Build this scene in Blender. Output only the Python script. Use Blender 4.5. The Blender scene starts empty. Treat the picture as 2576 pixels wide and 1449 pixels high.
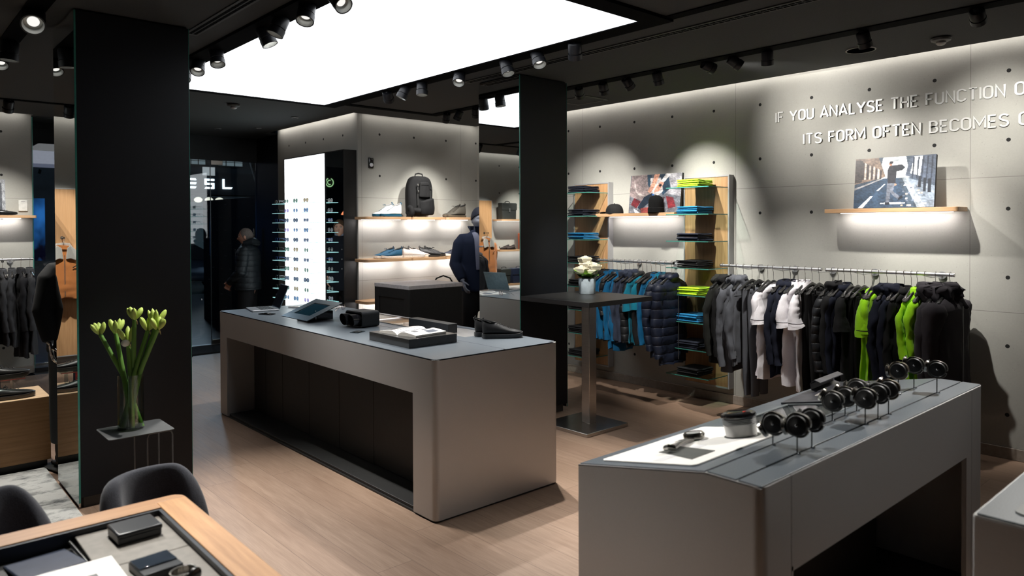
import bpy, bmesh, math, random
from mathutils import Vector, Matrix, Euler, noise as mnoise
random.seed(7)
S = bpy.context.scene
C = S.collection
PI = math.pi
H = 3.05            # ceiling height
# ------------------------------------------------------------ camera
cam_d = bpy.data.cameras.new('camera'); cam = bpy.data.objects.new('camera', cam_d); C.objects.link(cam); S.camera = cam
F, YAW, PITCH, ROLL, CY = 1829.74, 0.72987, 0.0132, 0.003684, 593.29
fw = Vector((math.sin(YAW)*math.cos(PITCH), math.cos(YAW)*math.cos(PITCH), -math.sin(PITCH)))
rt = Vector((math.cos(YAW), -math.sin(YAW), 0)); dn = fw.cross(rt)
r2 = rt*math.cos(ROLL)+dn*math.sin(ROLL); d2 = dn*math.cos(ROLL)-rt*math.sin(ROLL)
m = Matrix((r2, -d2, -fw)).transposed().to_4x4(); m.translation = Vector((0, 0, 1.72)); cam.matrix_world = m
cam_d.sensor_width = 36; cam_d.lens = F/2576*36; cam_d.shift_y = -(724.5-CY)/2576; cam_d.clip_start = .05
cam_d.dof.use_dof = True; cam_d.dof.focus_distance = 5.6; cam_d.dof.aperture_fstop = 2.6
# ------------------------------------------------------------ world, exposure
w = bpy.data.worlds.new('night'); S.world = w; w.use_nodes = True
w.node_tree.nodes['Background'].inputs[0].default_value = (.10, .16, .28, 1); w.node_tree.nodes['Background'].inputs[1].default_value = .05
S.view_settings.view_transform = 'Standard'; S.view_settings.look = 'None'; S.view_settings.gamma = 1
S.view_settings.use_curve_mapping = False; S.view_settings.exposure = 0.0
S.cycles.max_bounces = 8; S.cycles.diffuse_bounces = 3; S.cycles.glossy_bounces = 5; S.cycles.transmission_bounces = 6
S.cycles.transparent_max_bounces = 10; S.cycles.sample_clamp_indirect = 4; S.cycles.caustics_reflective = False; S.cycles.caustics_refractive = False
PANEL_E, SPOT_W, COVE_W, LED_W = 2.5, 80, 1.35, 1.1

def area(name, loc, sx, sy, rot, power, col, parent=None, spread=PI):
    l = bpy.data.lights.new(name, 'AREA'); l.shape = 'RECTANGLE'; l.size = sx; l.size_y = sy; l.energy = power; l.color = col; l.spread = spread
    o = bpy.data.objects.new(name, l); o.location = loc; o.rotation_euler = rot; C.objects.link(o); o.parent = parent; return o
WARM = (1, .965, .905); NEU = (1, .95, .9); COOL = (.93, .96, 1)
# cove lights that wash down the concrete walls from the slot at the ceiling edge
area('cove_light', (6.19, 3.4, 3.10), .05, 8.4, (0, math.radians(-16), 0), COVE_W*8.4, NEU)
area('cove_light', (5.33, 7.63, 3.10), 1.7, .05, (math.radians(-16), 0, 0), COVE_W*1.7, NEU)
area('cove_light', (4.36, 8.8, 3.10), .05, 2.1, (0, math.radians(-16), 0), COVE_W*2.1, NEU)
area('cove_light', (-1.2, 10.19, 3.10), 5.3, .05, (math.radians(-16), 0, 0), COVE_W*5.3, NEU)

# ------------------------------------------------------------ materials
def lin(c):
    return tuple((x/255/12.92 if x/255 <= .04045 else ((x/255+.055)/1.055)**2.4) for x in c)
def sock(nt, s, v):
    if hasattr(v, 'node'): nt.links.new(v, s)
    elif v is not None: s.default_value = v
def MA(nt, op, a, b=None, c=None):
    n = nt.nodes.new('ShaderNodeMath'); n.operation = op
    for i, v in enumerate((a, b, c)): sock(nt, n.inputs[i], v)
    return n.outputs[0]
def mixc(nt, f, a, b, mode='MIX'):
    n = nt.nodes.new('ShaderNodeMix'); n.data_type = 'RGBA'; n.blend_type = mode
    sock(nt, n.inputs[0], f); sock(nt, n.inputs[6], a if hasattr(a, 'node') else (*a, 1)); sock(nt, n.inputs[7], b if hasattr(b, 'node') else (*b, 1))
    return n.outputs[2]
def noise(nt, vec, scale, detail=3, rough=.5):
    n = nt.nodes.new('ShaderNodeTexNoise'); n.inputs['Scale'].default_value = scale; n.inputs['Detail'].default_value = detail; n.inputs['Roughness'].default_value = rough
    if vec: nt.links.new(vec, n.inputs['Vector'])
    return n.outputs[0]
def ramp(nt, f, p0, p1, c0=(0,0,0), c1=(1,1,1)):
    n = nt.nodes.new('ShaderNodeValToRGB'); e = n.color_ramp.elements
    e[0].position = p0; e[1].position = p1; e[0].color = (*c0, 1); e[1].color = (*c1, 1); nt.links.new(f, n.inputs[0]); return n.outputs[0]
def base(name):
    m = bpy.data.materials.new(name); m.use_nodes = True; return m, m.node_tree, m.node_tree.nodes['Principled BSDF']
def coords(nt, kind='Object'):
    return nt.nodes.new('ShaderNodeTexCoord').outputs[kind]
def mapping(nt, vec, sc):
    n = nt.nodes.new('ShaderNodeMapping'); nt.links.new(vec, n.inputs[0]); n.inputs['Scale'].default_value = sc; return n.outputs[0]
def bump(nt, b, h, strength, dist=.002):
    n = nt.nodes.new('ShaderNodeBump'); n.inputs['Strength'].default_value = strength; n.inputs['Distance'].default_value = dist
    nt.links.new(h, n.inputs['Height']); nt.links.new(n.outputs[0], b.inputs['Normal'])
MC = {}
def mat(name, col, rough=.6, metal=0, var=.12, scale=30, bmp=0, bd=.002, stretch=(1,1,1), sheen=0, coat=0, spec=.5, trans=0, ior=1.45, emit=0):
    """plain procedural surface: colour broken up by noise, optional bump"""
    if name in MC: return MC[name]
    m, nt, b = base(name)
    v = mapping(nt, coords(nt), stretch); n = noise(nt, v, scale, 4)
    lo = tuple(max(0, c*(1-var)) for c in col); hi = tuple(c*(1+var) for c in col)
    nt.links.new(ramp(nt, n, .3, .7, lo, hi), b.inputs['Base Color'])
    b.inputs['Roughness'].default_value = rough; b.inputs['Metallic'].default_value = metal
    b.inputs['Sheen Weight'].default_value = sheen; b.inputs['Coat Weight'].default_value = coat
    b.inputs['Specular IOR Level'].default_value = spec; b.inputs['Transmission Weight'].default_value = trans; b.inputs['IOR'].default_value = ior
    if emit: b.inputs['Emission Color'].default_value = (*col, 1); b.inputs['Emission Strength'].default_value = emit
    if bmp: bump(nt, b, n, bmp, bd)
    MC[name] = m; return m
def emis(name, col, e):
    if name in MC: return MC[name]
    m = bpy.data.materials.new(name); m.use_nodes = True; nt = m.node_tree; nt.nodes.clear()
    o = nt.nodes.new('ShaderNodeOutputMaterial'); s = nt.nodes.new('ShaderNodeEmission'); s.inputs[0].default_value = (*col, 1); s.inputs[1].default_value = e
    nt.links.new(s.outputs[0], o.inputs[0]); MC[name] = m; return m
def cloth(name, col, bmp=.35, scale=9, sheen=.15, rough=.85):
    if name in MC: return MC[name]
    m, nt, b = base(name); v = coords(nt)
    n = noise(nt, mapping(nt, v, (1, 1, .35)), scale, 3); f = noise(nt, v, 420, 2)
    nt.links.new(ramp(nt, f, .3, .7, tuple(c*.85 for c in col), tuple(c*1.12 for c in col)), b.inputs['Base Color'])
    b.inputs['Roughness'].default_value = rough; b.inputs['Specular IOR Level'].default_value = .2; b.inputs['Sheen Weight'].default_value = sheen*min(1, sum(col)/3*4); b.inputs['Sheen Roughness'].default_value = .5
    bump(nt, b, n, bmp, .02); MC[name] = m; return m
def quilt(name, col, pitch=.085):
    if name in MC: return MC[name]
    m, nt, b = base(name); v = coords(nt); s = nt.nodes.new('ShaderNodeSeparateXYZ'); nt.links.new(v, s.inputs[0])
    n = noise(nt, v, 14, 3); z = MA(nt, 'ADD', s.outputs[2], MA(nt, 'MULTIPLY', n, .02))
    q = MA(nt, 'POWER', MA(nt, 'ABSOLUTE', MA(nt, 'SINE', MA(nt, 'MULTIPLY', z, PI/pitch))), .45)
    h = MA(nt, 'ADD', q, MA(nt, 'MULTIPLY', n, .8))
    b.inputs['Base Color'].default_value = (*col, 1); b.inputs['Roughness'].default_value = .5; b.inputs['Specular IOR Level'].default_value = .3
    bump(nt, b, h, .8, .012); MC[name] = m; return m
def glass(name, col=(1,1,1), rough=0, r0=.035):
    """thin clear pane: transparent body with a mirror coat that strengthens at grazing angles"""
    if name in MC: return MC[name]
    m = bpy.data.materials.new(name); m.use_nodes = True; nt = m.node_tree; nt.nodes.clear()
    o = nt.nodes.new('ShaderNodeOutputMaterial'); t = nt.nodes.new('ShaderNodeBsdfTransparent'); t.inputs[0].default_value = (*col, 1)
    g = nt.nodes.new('ShaderNodeBsdfGlossy'); g.inputs['Roughness'].default_value = rough; lw = nt.nodes.new('ShaderNodeLayerWeight'); fr = MA(nt, 'ADD', MA(nt, 'MULTIPLY', MA(nt, 'POWER', lw.outputs['Facing'], 4.5), .9), r0)
    mx = nt.nodes.new('ShaderNodeMixShader'); nt.links.new(fr, mx.inputs[0]); nt.links.new(t.outputs[0], mx.inputs[1]); nt.links.new(g.outputs[0], mx.inputs[2]); nt.links.new(mx.outputs[0], o.inputs[0])
    MC[name] = m; return m
def wood(name, c0, c1, axis, rough=.45):
    if name in MC: return MC[name]
    m, nt, b = base(name); st = [22, 22, 22]; st[axis] = 1.1; v = mapping(nt, coords(nt), st)
    n = noise(nt, v, 2.2, 5, .6); n2 = noise(nt, mapping(nt, coords(nt), [s*4 for s in st]), 3, 2)
    c = ramp(nt, n, .3, .7, c0, c1); c = mixc(nt, MA(nt, 'MULTIPLY', n2, .35), c, tuple(x*.72 for x in c0)); nt.links.new(c, b.inputs['Base Color'])
    b.inputs['Roughness'].default_value = rough; bump(nt, b, n, .08); MC[name] = m; return m
def concrete(name, ax, u0, du, seams):
    """cast concrete panels: fine speckle, small pits, tie holes on a 0.5 m grid, panel joints"""
    m, nt, b = base(name); g = nt.nodes.new('ShaderNodeNewGeometry').outputs['Position']
    s = nt.nodes.new('ShaderNodeSeparateXYZ'); nt.links.new(g, s.inputs[0]); u = s.outputs[ax]; z = s.outputs[2]
    def cell(x, x0, d):
        t = MA(nt, 'ADD', MA(nt, 'DIVIDE', MA(nt, 'SUBTRACT', x, x0), d), .5); fr = MA(nt, 'SUBTRACT', t, MA(nt, 'FLOOR', t))
        return MA(nt, 'MULTIPLY', MA(nt, 'SUBTRACT', fr, .5), d)
    du_, dz_ = cell(u, u0, du), cell(z, 2.843, .504)
    r = MA(nt, 'SQRT', MA(nt, 'ADD', MA(nt, 'MULTIPLY', du_, du_), MA(nt, 'MULTIPLY', dz_, dz_)))
    hole = MA(nt, 'LESS_THAN', r, .0145)
    line = None
    for a, v in [(z, 2.07), (z, 1.075), (z, .085)]+[(u, q) for q in seams]:
        k = MA(nt, 'LESS_THAN', MA(nt, 'ABSOLUTE', MA(nt, 'SUBTRACT', a, v)), .0022); line = k if line is None else MA(nt, 'MAXIMUM', line, k)
    n1 = noise(nt, g, 1.6, 4); n2 = noise(nt, g, 90, 3); pit = MA(nt, 'GREATER_THAN', noise(nt, g, 95, 1), .755)
    c = ramp(nt, n1, .3, .7, lin((162, 161, 154)), lin((176, 175, 168))); c = mixc(nt, MA(nt, 'MULTIPLY', n2, .22), c, lin((120, 116, 108)))
    c = mixc(nt, MA(nt, 'MULTIPLY', pit, .32), c, lin((90, 86, 80))); c = mixc(nt, MA(nt, 'MULTIPLY', line, .5), c, lin((70, 68, 64))); c = mixc(nt, hole, c, (.006, .006, .006))
    nt.links.new(c, b.inputs['Base Color']); b.inputs['Roughness'].default_value = .78; bump(nt, b, n2, .12)
    MC[name] = m; return m
def planks():
    m, nt, b = base('oak_planks'); g = nt.nodes.new('ShaderNodeNewGeometry').outputs['Position']
    s = nt.nodes.new('ShaderNodeSeparateXYZ'); nt.links.new(g, s.inputs[0]); W_ = .21; L_ = 2.1
    xi = MA(nt, 'DIVIDE', s.outputs[0], W_); ix = MA(nt, 'FLOOR', xi); fx = MA(nt, 'SUBTRACT', xi, ix)
    wn = nt.nodes.new('ShaderNodeTexWhiteNoise'); wn.noise_dimensions = '1D'; nt.links.new(ix, wn.inputs['W'])
    yi = MA(nt, 'ADD', MA(nt, 'DIVIDE', s.outputs[1], L_), wn.outputs[0]); iy = MA(nt, 'FLOOR', yi); fy = MA(nt, 'SUBTRACT', yi, iy)
    cb = nt.nodes.new('ShaderNodeCombineXYZ'); nt.links.new(ix, cb.inputs[0]); nt.links.new(iy, cb.inputs[1])
    w2 = nt.nodes.new('ShaderNodeTexWhiteNoise'); w2.noise_dimensions = '2D'; nt.links.new(cb.outputs[0], w2.inputs['Vector'])
    va = nt.nodes.new('ShaderNodeVectorMath'); va.operation = 'ADD'; nt.links.new(g, va.inputs[0])
    sc = nt.nodes.new('ShaderNodeVectorMath'); sc.operation = 'SCALE'; nt.links.new(w2.outputs[1], sc.inputs[0]); sc.inputs['Scale'].default_value = 9; nt.links.new(sc.outputs[0], va.inputs[1])
    gr = noise(nt, mapping(nt, va.outputs[0], (26, 1.6, 1)), 1.4, 6, .62); fine = noise(nt, mapping(nt, va.outputs[0], (160, 5, 1)), 1.5, 3)
    c = ramp(nt, gr, .28, .72, lin((150, 124, 105)), lin((180, 153, 132)))
    c = mixc(nt, MA(nt, 'MULTIPLY', w2.outputs[0], .38), c, lin((140, 112, 94))); c = mixc(nt, MA(nt, 'MULTIPLY', MA(nt, 'POWER', fine, 1.5), .8), c, lin((112, 86, 68)))
    kn = MA(nt, 'GREATER_THAN', noise(nt, mapping(nt, va.outputs[0], (5, 2, 1)), 1.1, 1), .80); c = mixc(nt, MA(nt, 'MULTIPLY', kn, .45), c, lin((70, 50, 40)))
    ex = MA(nt, 'MINIMUM', fx, MA(nt, 'SUBTRACT', 1, fx)); ey = MA(nt, 'MINIMUM', fy, MA(nt, 'SUBTRACT', 1, fy))
    seam = MA(nt, 'MAXIMUM', MA(nt, 'LESS_THAN', ex, .008), MA(nt, 'LESS_THAN', ey, .0009)); c = mixc(nt, MA(nt, 'MULTIPLY', seam, .5), c, lin((70, 50, 40)))
    nt.links.new(c, b.inputs['Base Color']); nt.links.new(MA(nt, 'ADD', MA(nt, 'MULTIPLY', gr, .2), .38), b.inputs['Roughness']); bump(nt, b, fine, .06)
    MC['planks'] = m; return m
def printmat(name='print', rough=.35):
    """printed picture: ink colours stored on the faces"""
    if name in MC: return MC[name]
    m, nt, b = base(name); a = nt.nodes.new('ShaderNodeAttribute'); a.attribute_name = 'ink'
    n = noise(nt, coords(nt), 60, 4); nt.links.new(mixc(nt, MA(nt, 'MULTIPLY', n, .35), a.outputs[0], (.02, .03, .05)), b.inputs['Base Color']); b.inputs['Roughness'].default_value = rough
    MC[name] = m; return m

OAK = wood('oak_vertical', lin((164, 124, 84)), lin((192, 150, 108)), 2)
OAKX = wood('oak_along_x', lin((172, 134, 98)), lin((198, 162, 124)), 0)
OAKY = wood('oak_along_y', lin((172, 134, 98)), lin((198, 162, 124)), 1)
SATIN = mat('satin_aluminium', lin((178, 177, 177)), .42, .5, .03, 300, .04)
SLATE = mat('slate_top', lin((92, 99, 106)), .30, 0, .3, 260, .1, .0005, spec=.7)
BLACK = mat('matt_black', (.011, .011, .011), .55)
BLACKG = mat('satin_black', (.012, .012, .012), .25, coat=.3)
GLOSSB = mat('gloss_black', (.008, .008, .009), .08, coat=.6)
DARKP = mat('dark_column', (.0058, .0068, .0092), .5, scale=60, spec=.35)
CEIL = mat('ceiling_paint', (.046, .048, .050), .9, scale=120)
FIX = mat('spot_black', (.012, .013, .016), .4)
CHROME = mat('chrome', (.75, .75, .75), .12, 1, .02)
STEEL = mat('brushed_steel', (.48, .45, .42), .27, 1, .1, 8, .05, .001, (1, 1, 40))
ALU = mat('rail_aluminium', (.75, .75, .76), .3, .9, .02)
WHITE = mat('white_board', lin((240, 238, 234)), .4, 0, .02)
PAPER = mat('paper', lin((236, 232, 226)), .6, 0, .03)
MIRROR = mat('mirror', (.86, .89, .88), .0, 1, .004)
GREEN_EDGE = mat('glass_edge', (.05, .22, .18), .15, 0, .1, spec=.8)
GLASS = glass('clear_glass', (.97, .985, .98)); SHELFG = glass('shelf_glass', (.90, .96, .94))
PLASTIC = mat('hanger_plastic', (.012, .012, .012), .25, coat=.3)

# ------------------------------------------------------------ mesh building
class MB:
    def __init__(s): s.v = []; s.f = []; s.c = []; s.ink = None; s.M = Matrix()
    def add(s, vs, fs):
        o = len(s.v); s.v += [tuple(s.M @ Vector(v)) for v in vs]; s.f += [tuple(i+o for i in f) for f in fs]; s.c += [s.ink]*len(fs); return s
    def box(s, x0, x1, y0, y1, z0, z1):
        return s.add([(x, y, z) for z in (z0, z1) for y in (y0, y1) for x in (x0, x1)], [(0,2,3,1),(4,5,7,6),(0,1,5,4),(2,6,7,3),(0,4,6,2),(1,3,7,5)])
    def quad(s, a, b, c, d): return s.add([a, b, c, d], [(0, 1, 2, 3)])
    def poly(s, pts): return s.add(pts, [tuple(range(len(pts)))])
    def prism(s, pts, d):
        """polygon pts (3D, planar) pushed along d"""
        n = len(pts); d = Vector(d); v = [Vector(p) for p in pts]
        return s.add(v+[p+d for p in v], [tuple(range(n))[::-1], tuple(range(n, 2*n))]+[(i, (i+1) % n, n+(i+1) % n, n+i) for i in range(n)])
    def rings(s, rs, caps=True):
        n = len(rs[0]); vs = [p for r in rs for p in r]; fs = []
        for k in range(len(rs)-1):
            for i in range(n): fs.append((k*n+i, k*n+(i+1) % n, (k+1)*n+(i+1) % n, (k+1)*n+i))
        if caps: fs += [tuple(range(n))[::-1], tuple(range((len(rs)-1)*n, len(rs)*n))]
        return s.add(vs, fs)
    def cyl(s, p0, p1, r0, r1=None, n=20):
        return s.tube([p0, p1], [r0, r0 if r1 is None else r1], n)
    def tube(s, path, r, n=10, flat=1, up=None, caps=True):
        """swept circle; r one number or one per point; flat squashes along the frame's second axis"""
        P = [Vector(p) for p in path]; R = r if isinstance(r, (list, tuple)) else [r]*len(P); rs = []; a = None
        for i, p in enumerate(P):
            t = (P[min(i+1, len(P)-1)]-P[max(i-1, 0)]).normalized()
            if a is None:
                a = Vector(up) if up else (Vector((0, 0, 1)) if abs(t.z) < .9 else Vector((1, 0, 0)))
            a = (a-t*a.dot(t)); a = a.normalized() if a.length > 1e-6 else t.orthogonal().normalized(); b = t.cross(a)
            rs.append([p+a*math.cos(2*PI*k/n)*R[i]+b*math.sin(2*PI*k/n)*R[i]*flat for k in range(n)])
        return s.rings(rs, caps)
    def lathe(s, prof, c=(0, 0, 0), n=32, closed=False):
        c = Vector(c); rs = [[c+Vector((r*math.cos(2*PI*k/n), r*math.sin(2*PI*k/n), z)) for k in range(n)] for r, z in prof]
        return s.rings(rs, not closed)
    def ell(s, c, r, nu=14, nv=10):
        c = Vector(c); rs = []
        for j in range(nv+1):
            t = PI*(j+.02)/(nv+.04)-PI/2
            rs.append([c+Vector((r[0]*math.cos(t)*math.cos(2*PI*i/nu), r[1]*math.cos(t)*math.sin(2*PI*i/nu), r[2]*math.sin(t))) for i in range(nu)])
        return s.rings(rs)
    def build(s, name, m, parent=None, bevel=0, smooth=True, seg=2, sub=0, remesh=0, sm=0, ang=40):
        me = bpy.data.meshes.new(name); me.from_pydata(s.v, [], s.f); me.update()
        bm = bmesh.new(); bm.from_mesh(me); bmesh.ops.recalc_face_normals(bm, faces=bm.faces); bm.to_mesh(me); bm.free()
        if any(x is not None for x in s.c):
            at = me.color_attributes.new('ink', 'FLOAT_COLOR', 'CORNER')
            for p, col in zip(me.polygons, s.c):
                for li in p.loop_indices: at.data[li].color = (*(col or (.5, .5, .5)), 1)
        o = bpy.data.objects.new(name, me); C.objects.link(o); me.materials.append(m); o.parent = parent
        if bevel:
            b = o.modifiers.new('b', 'BEVEL'); b.width = bevel; b.segments = seg; b.limit_method = 'ANGLE'; b.angle_limit = math.radians(35)
        if remesh:
            r = o.modifiers.new('r', 'REMESH'); r.mode = 'VOXEL'; r.voxel_size = remesh; r.use_smooth_shade = True
            k = o.modifiers.new('s', 'SMOOTH'); k.iterations = sm or 4; k.factor = .5
        if sub: d = o.modifiers.new('d', 'SUBSURF'); d.levels = sub; d.render_levels = sub
        if smooth: me.shade_smooth()
        if smooth and not remesh and not sub: me.set_sharp_from_angle(angle=math.radians(ang))
        return o
def tag(o, label=None, cat=None, group=None, kind=None):
    for k, v in (('label', label), ('category', cat), ('group', group), ('kind', kind)):
        if v: o[k] = v
    return o
def thing(name, label, cat, loc=(0, 0, 0), rz=0, group=None):
    o = bpy.data.objects.new(name, None); C.objects.link(o); o.location = loc; o.rotation_euler = (0, 0, rz); o.empty_display_size = .1
    return tag(o, label, cat, group)
KIDS = {}
def copy_tree(o, parent=None):
    c = o.copy(); C.objects.link(c); c.parent = parent
    for ch in [x for x in C.objects if x.parent == o]: copy_tree(ch, c)
    return c
def dup(root, loc, rz, label, group=None):
    r = copy_tree(root); r.location = loc; r.rotation_euler = (0, 0, rz); r['label'] = label
    if group: r['group'] = group
    return r
def BX(name, m, parent, *b, bevel=.003, seg=2): return MB().box(*b).build(name, m, parent, bevel, seg=seg)
def struct(o): o['kind'] = 'structure'; return o
def textmesh(s, size):
    cu = bpy.data.curves.new('t', 'FONT'); cu.body = s; cu.size = size; cu.extrude = 0; cu.offset = .005; o = bpy.data.objects.new('t', cu); C.objects.link(o)
    dg = bpy.context.evaluated_depsgraph_get(); me = bpy.data.meshes.new_from_object(o.evaluated_get(dg)); bpy.data.objects.remove(o); bpy.data.curves.remove(cu); return me
def text_obj(name, s, height, width, thick, m, parent, mtx):
    """flat lettering fitted to height x width, origin at its left baseline, given thickness, placed by mtx"""
    me = textmesh(s, 1.0); bm = bmesh.new(); bm.from_mesh(me)
    xs = [v.co.x for v in bm.verts]; ys = [v.co.y for v in bm.verts]; x0, x1, y0, y1 = min(xs), max(xs), min(ys), max(ys)
    for v in bm.verts: v.co = Vector(((v.co.x-x0)/(x1-x0)*width, (v.co.y-y0)/(y1-y0)*height, 0))
    if thick:
        ex = bmesh.ops.extrude_face_region(bm, geom=bm.faces[:]); vs = [g for g in ex['geom'] if isinstance(g, bmesh.types.BMVert)]
        bmesh.ops.translate(bm, verts=vs, vec=(0, 0, thick)); bmesh.ops.recalc_face_normals(bm, faces=bm.faces)
    bm.transform(mtx); bm.to_mesh(me); bm.free(); o = bpy.data.objects.new(name, me); C.objects.link(o); me.materials.clear(); me.materials.append(m); o.parent = parent; return o
# ------------------------------------------------------------ room shell
FY = 10.25   # shop front line
st = struct
planks()
st(BX('floor', MC['planks'], None, -4, 6.25, -2.5, 10.05, -.1, 0, bevel=0))
CR = concrete('concrete_right', 1, 1.545, .4925, (1.79, 3.77, 5.75, 7.5))
CB = concrete('concrete_back', 0, 4.72, .502, (4.47, 5.97)); CL = concrete('concrete_left', 0, 1.22, .502, (.2, -1.3))
CS = concrete('concrete_side', 1, 8.05, .502, (9.75,))
st(BX('wall_right', CR, None, 6.25, 6.4, -2.5, 7.79, 0, 3.25, bevel=0))
st(BX('wall_back', CB, None, 4.42, 6.25, 7.69, 7.79, 0, 3.25, bevel=0))
st(BX('wall_side', CS, None, 4.42, 4.56, 7.79, 9.92, 0, 3.25, bevel=0))
st(BX('wall_left', CL, None, -4, 1.52, FY, FY+.1, 0, 3.25, bevel=0))
st(BX('wall_far_left', CEIL, None, -4.1, -4, -2.5, FY, 0, 3.25, bevel=0))
st(BX('wall_rear', CL, None, -4, 6.25, -2.6, -2.5, 0, 3.25, bevel=0))
for nm, b in (('baseboard_right', (6.236, 6.25, -2.5, 7.69, 0, .085)), ('baseboard_back', (4.42, 6.236, 7.676, 7.69, 0, .085)), ('baseboard_left', (-4, 1.52, FY-.014, FY, 0, .085))):
    st(BX(nm, mat('baseboard_grey', lin((150, 140, 130)), .6), None, *b))
# ceiling with open slot along the concrete walls for the cove light
cb = MB()
for b in ((-4, 6.13, -2.5, 7.57), (-4, 4.30, 7.57, 10.13), (1.52, 4.56, 10.13, 10.87), ): cb.box(b[0], b[1], b[2], b[3], H+.002, H+.03)
cb.box(-4, 6.3, -2.5, 10.87, 3.25, 3.3)
st(cb.build('ceiling', CEIL, None, smooth=False))
# entrance vestibule
BLK = mat('dark_panel', (.013, .012, .013), .4)
st(BX('wall_vestibule', BLK, None, 4.47, 4.56, 9.92, 10.86, 0, 3.05, bevel=0))
st(BX('wall_lintel', mat('lintel_paint', (.018, .021, .024), .6), None, 1.5, 4.56, 10.78, 10.86, 2.70, 3.05, bevel=0))
MATM = mat('door_mat', (.012, .012, .013), .95, 0, .5, 140, .6, .004)
tag(BX('entrance_mat', MATM, None, 2.2, 4.46, 10.1, 10.74, .002, .018), 'black ribbed entrance mat inside the glass shop door', 'mat')
st(BX('floor', mat('vestibule_stone', (.03, .03, .03), .5), None, 1.5, 4.56, 10.05, 10.87, -.1, 0, bevel=0))
st(BX('trim_1', mat('sill_steel', (.3, .3, .3), .35, .8), None, 1.5, 4.47, 10.76, 10.84, 0, .02))
# glazing: door leaf, fixed panes
wn = st(BX('window_1', GLASS, None, 1.53, 2.18, 10.245, 10.257, .05, 3.04, bevel=0))
BX('pane_edge', GREEN_EDGE, wn, 1.522, 1.53, 10.243, 10.259, .05, 3.04, bevel=0)
BX('sill', BLK, wn, 1.53, 2.18, 10.22, 10.28, 0, .05)
DG = glass('door_glass', (.93, .96, .97), 0, .065)
wn = st(BX('window_2', DG, None, 2.2, 3.775, 10.794, 10.806, .02, 2.70, bevel=0))
BX('window_frame', BLK, wn, 2.15, 2.2, 10.75, 10.85, 0, 3.04)
dr = st(thing('door_1', None, None, (3.79, 10.8, 0)))
MB().box(0, .67, -.006, .006, .02, 2.69).build('door_pane', DG, dr, smooth=False)
BX('pane_edge', mat('pane_seam', (.10, .13, .14), .3), dr, -.008, 0, -.008, .008, .02, 2.69, bevel=0)
hd = MB().cyl((.61, -.06, .8), (.61, -.06, 1.7), .014)
hd.cyl((.61, -.06, .95), (.61, .0, .95), .008).cyl((.61, -.06, 1.55), (.61, 0, 1.55), .008); hd.build('door_handle', STEEL, dr)
BX('patch_fitting', STEEL, dr, .0, .17, -.02, .02, .02, .085)
BX('patch_fitting', STEEL, dr, .0, .17, -.02, .02, 2.63, 2.695)
st(BX('wall_storefront', BLK, None, 2.18, 2.2, 10.25, 10.78, 0, 3.05, bevel=0))
# rug
RUG = mat('rug_pile', lin((148, 148, 146)), .95, 0, .02, 5)
nt = RUG.node_tree; b_ = nt.nodes['Principled BSDF']; g_ = coords(nt)
n1 = noise(nt, mapping(nt, g_, (1.5, 2.4, 1)), 3.2, 6, .7); nt.links.new(ramp(nt, n1, .34, .52, lin((92, 94, 94)), lin((190, 190, 186))), b_.inputs['Base Color'])
bump(nt, b_, noise(nt, g_, 260, 2), .7, .006)
tag(BX('rug', RUG, None, -2.6, .962, 2.2, 6.08, .001, .014, bevel=.005), 'pale grey mottled rug left of the dark mirrored column', 'rug')

# ------------------------------------------------------------ columns with mirror cheeks
def column(x0, x1, y0, y1, label, ptop=0):
    t = thing('column', label, 'column', (x0, y0, 0)); w_, d_ = x1-x0, y1-y0
    BX('core', DARKP, t, .012, w_-.012, .012, d_, .1, H, bevel=.002)
    BX('plinth', mat('plinth_grey', (.06, .06, .06), .5), t, .03, w_-.03, .03, d_-.03, 0, .10)
    BX('front_panel', DARKP, t, .010, w_-.004, 0, .0115, .07, H-.01, bevel=.002)
    mr = BX('mirror', MIRROR, t, 0, .0095, .0, d_, .016, H-.01, bevel=0); mr['label'] = 'mirror glass cheek facing left'
    MB().box(-.0005, .010, -.003, 0, .04, H-.01).build('glass_edge', GREEN_EDGE, t, smooth=False)
    BX('side_mirror', MIRROR, t, w_-.012, w_-.0035, .004, d_, .04, H-.01, bevel=0)
    MB().box(w_-.0035, w_-.0005, 0, .004, .04, H-.01).build('glass_edge', GREEN_EDGE, t, smooth=False)
    return t
column(.97, 1.64, 5.05, 5.68, 'wide dark column left of the long counter, behind the tall green flowers')
column(4.285, 4.885, 4.69, 5.245, 'narrower dark column behind the high bistro table, reflecting a suede jacket')

# ------------------------------------------------------------ luminous ceiling and tracks
PX0, PX1, PY0, PY1 = 2.06, 3.745, 2.95, 7.22
t = thing('luminous_ceiling_panel', 'large glowing white rectangular light panel in the dark ceiling', 'ceiling light', (0, 0, 0))
MB().box(PX0, PX1, PY0, PY1, H-.012, H-.004).build('diffuser', emis('panel_light', COOL, PANEL_E), t, smooth=False)
fr = MB()
for b in ((1.90, PX0, 2.80, 7.29), (PX1, 3.905, 2.80, 7.29)): fr.box(*b, H-.02, H+.001)
fr.box(PX0, PX1, 2.80, PY0, H-.02, H+.001); fr.box(PX0, PX1, PY1, 7.29, H-.02, H+.001)
fr.build('frame', mat('track_black', (.0022, .0022, .0025), .9, spec=.05), t, smooth=False)
TB = MC['track_black']
def track(label, *boxes):
    mb = MB()
    for b in boxes: mb.box(*b, H-.006, H+.001)
    tag(mb.build('lighting_track', TB, None, smooth=False), label, 'track')
track('black track recessed beside the concrete slogan wall', (5.04, 5.17, -2.4, 7.14), (3.905, 5.04, 7.04, 7.14))
track('black track at upper left above the rug', (.74, .86, 3.2, 9.02), (-3.9, 1.9, 9.02, 9.10))
track('black track running forward from the far corner of the light panel', (3.82, 3.905, 1.2, 2.80))
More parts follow.
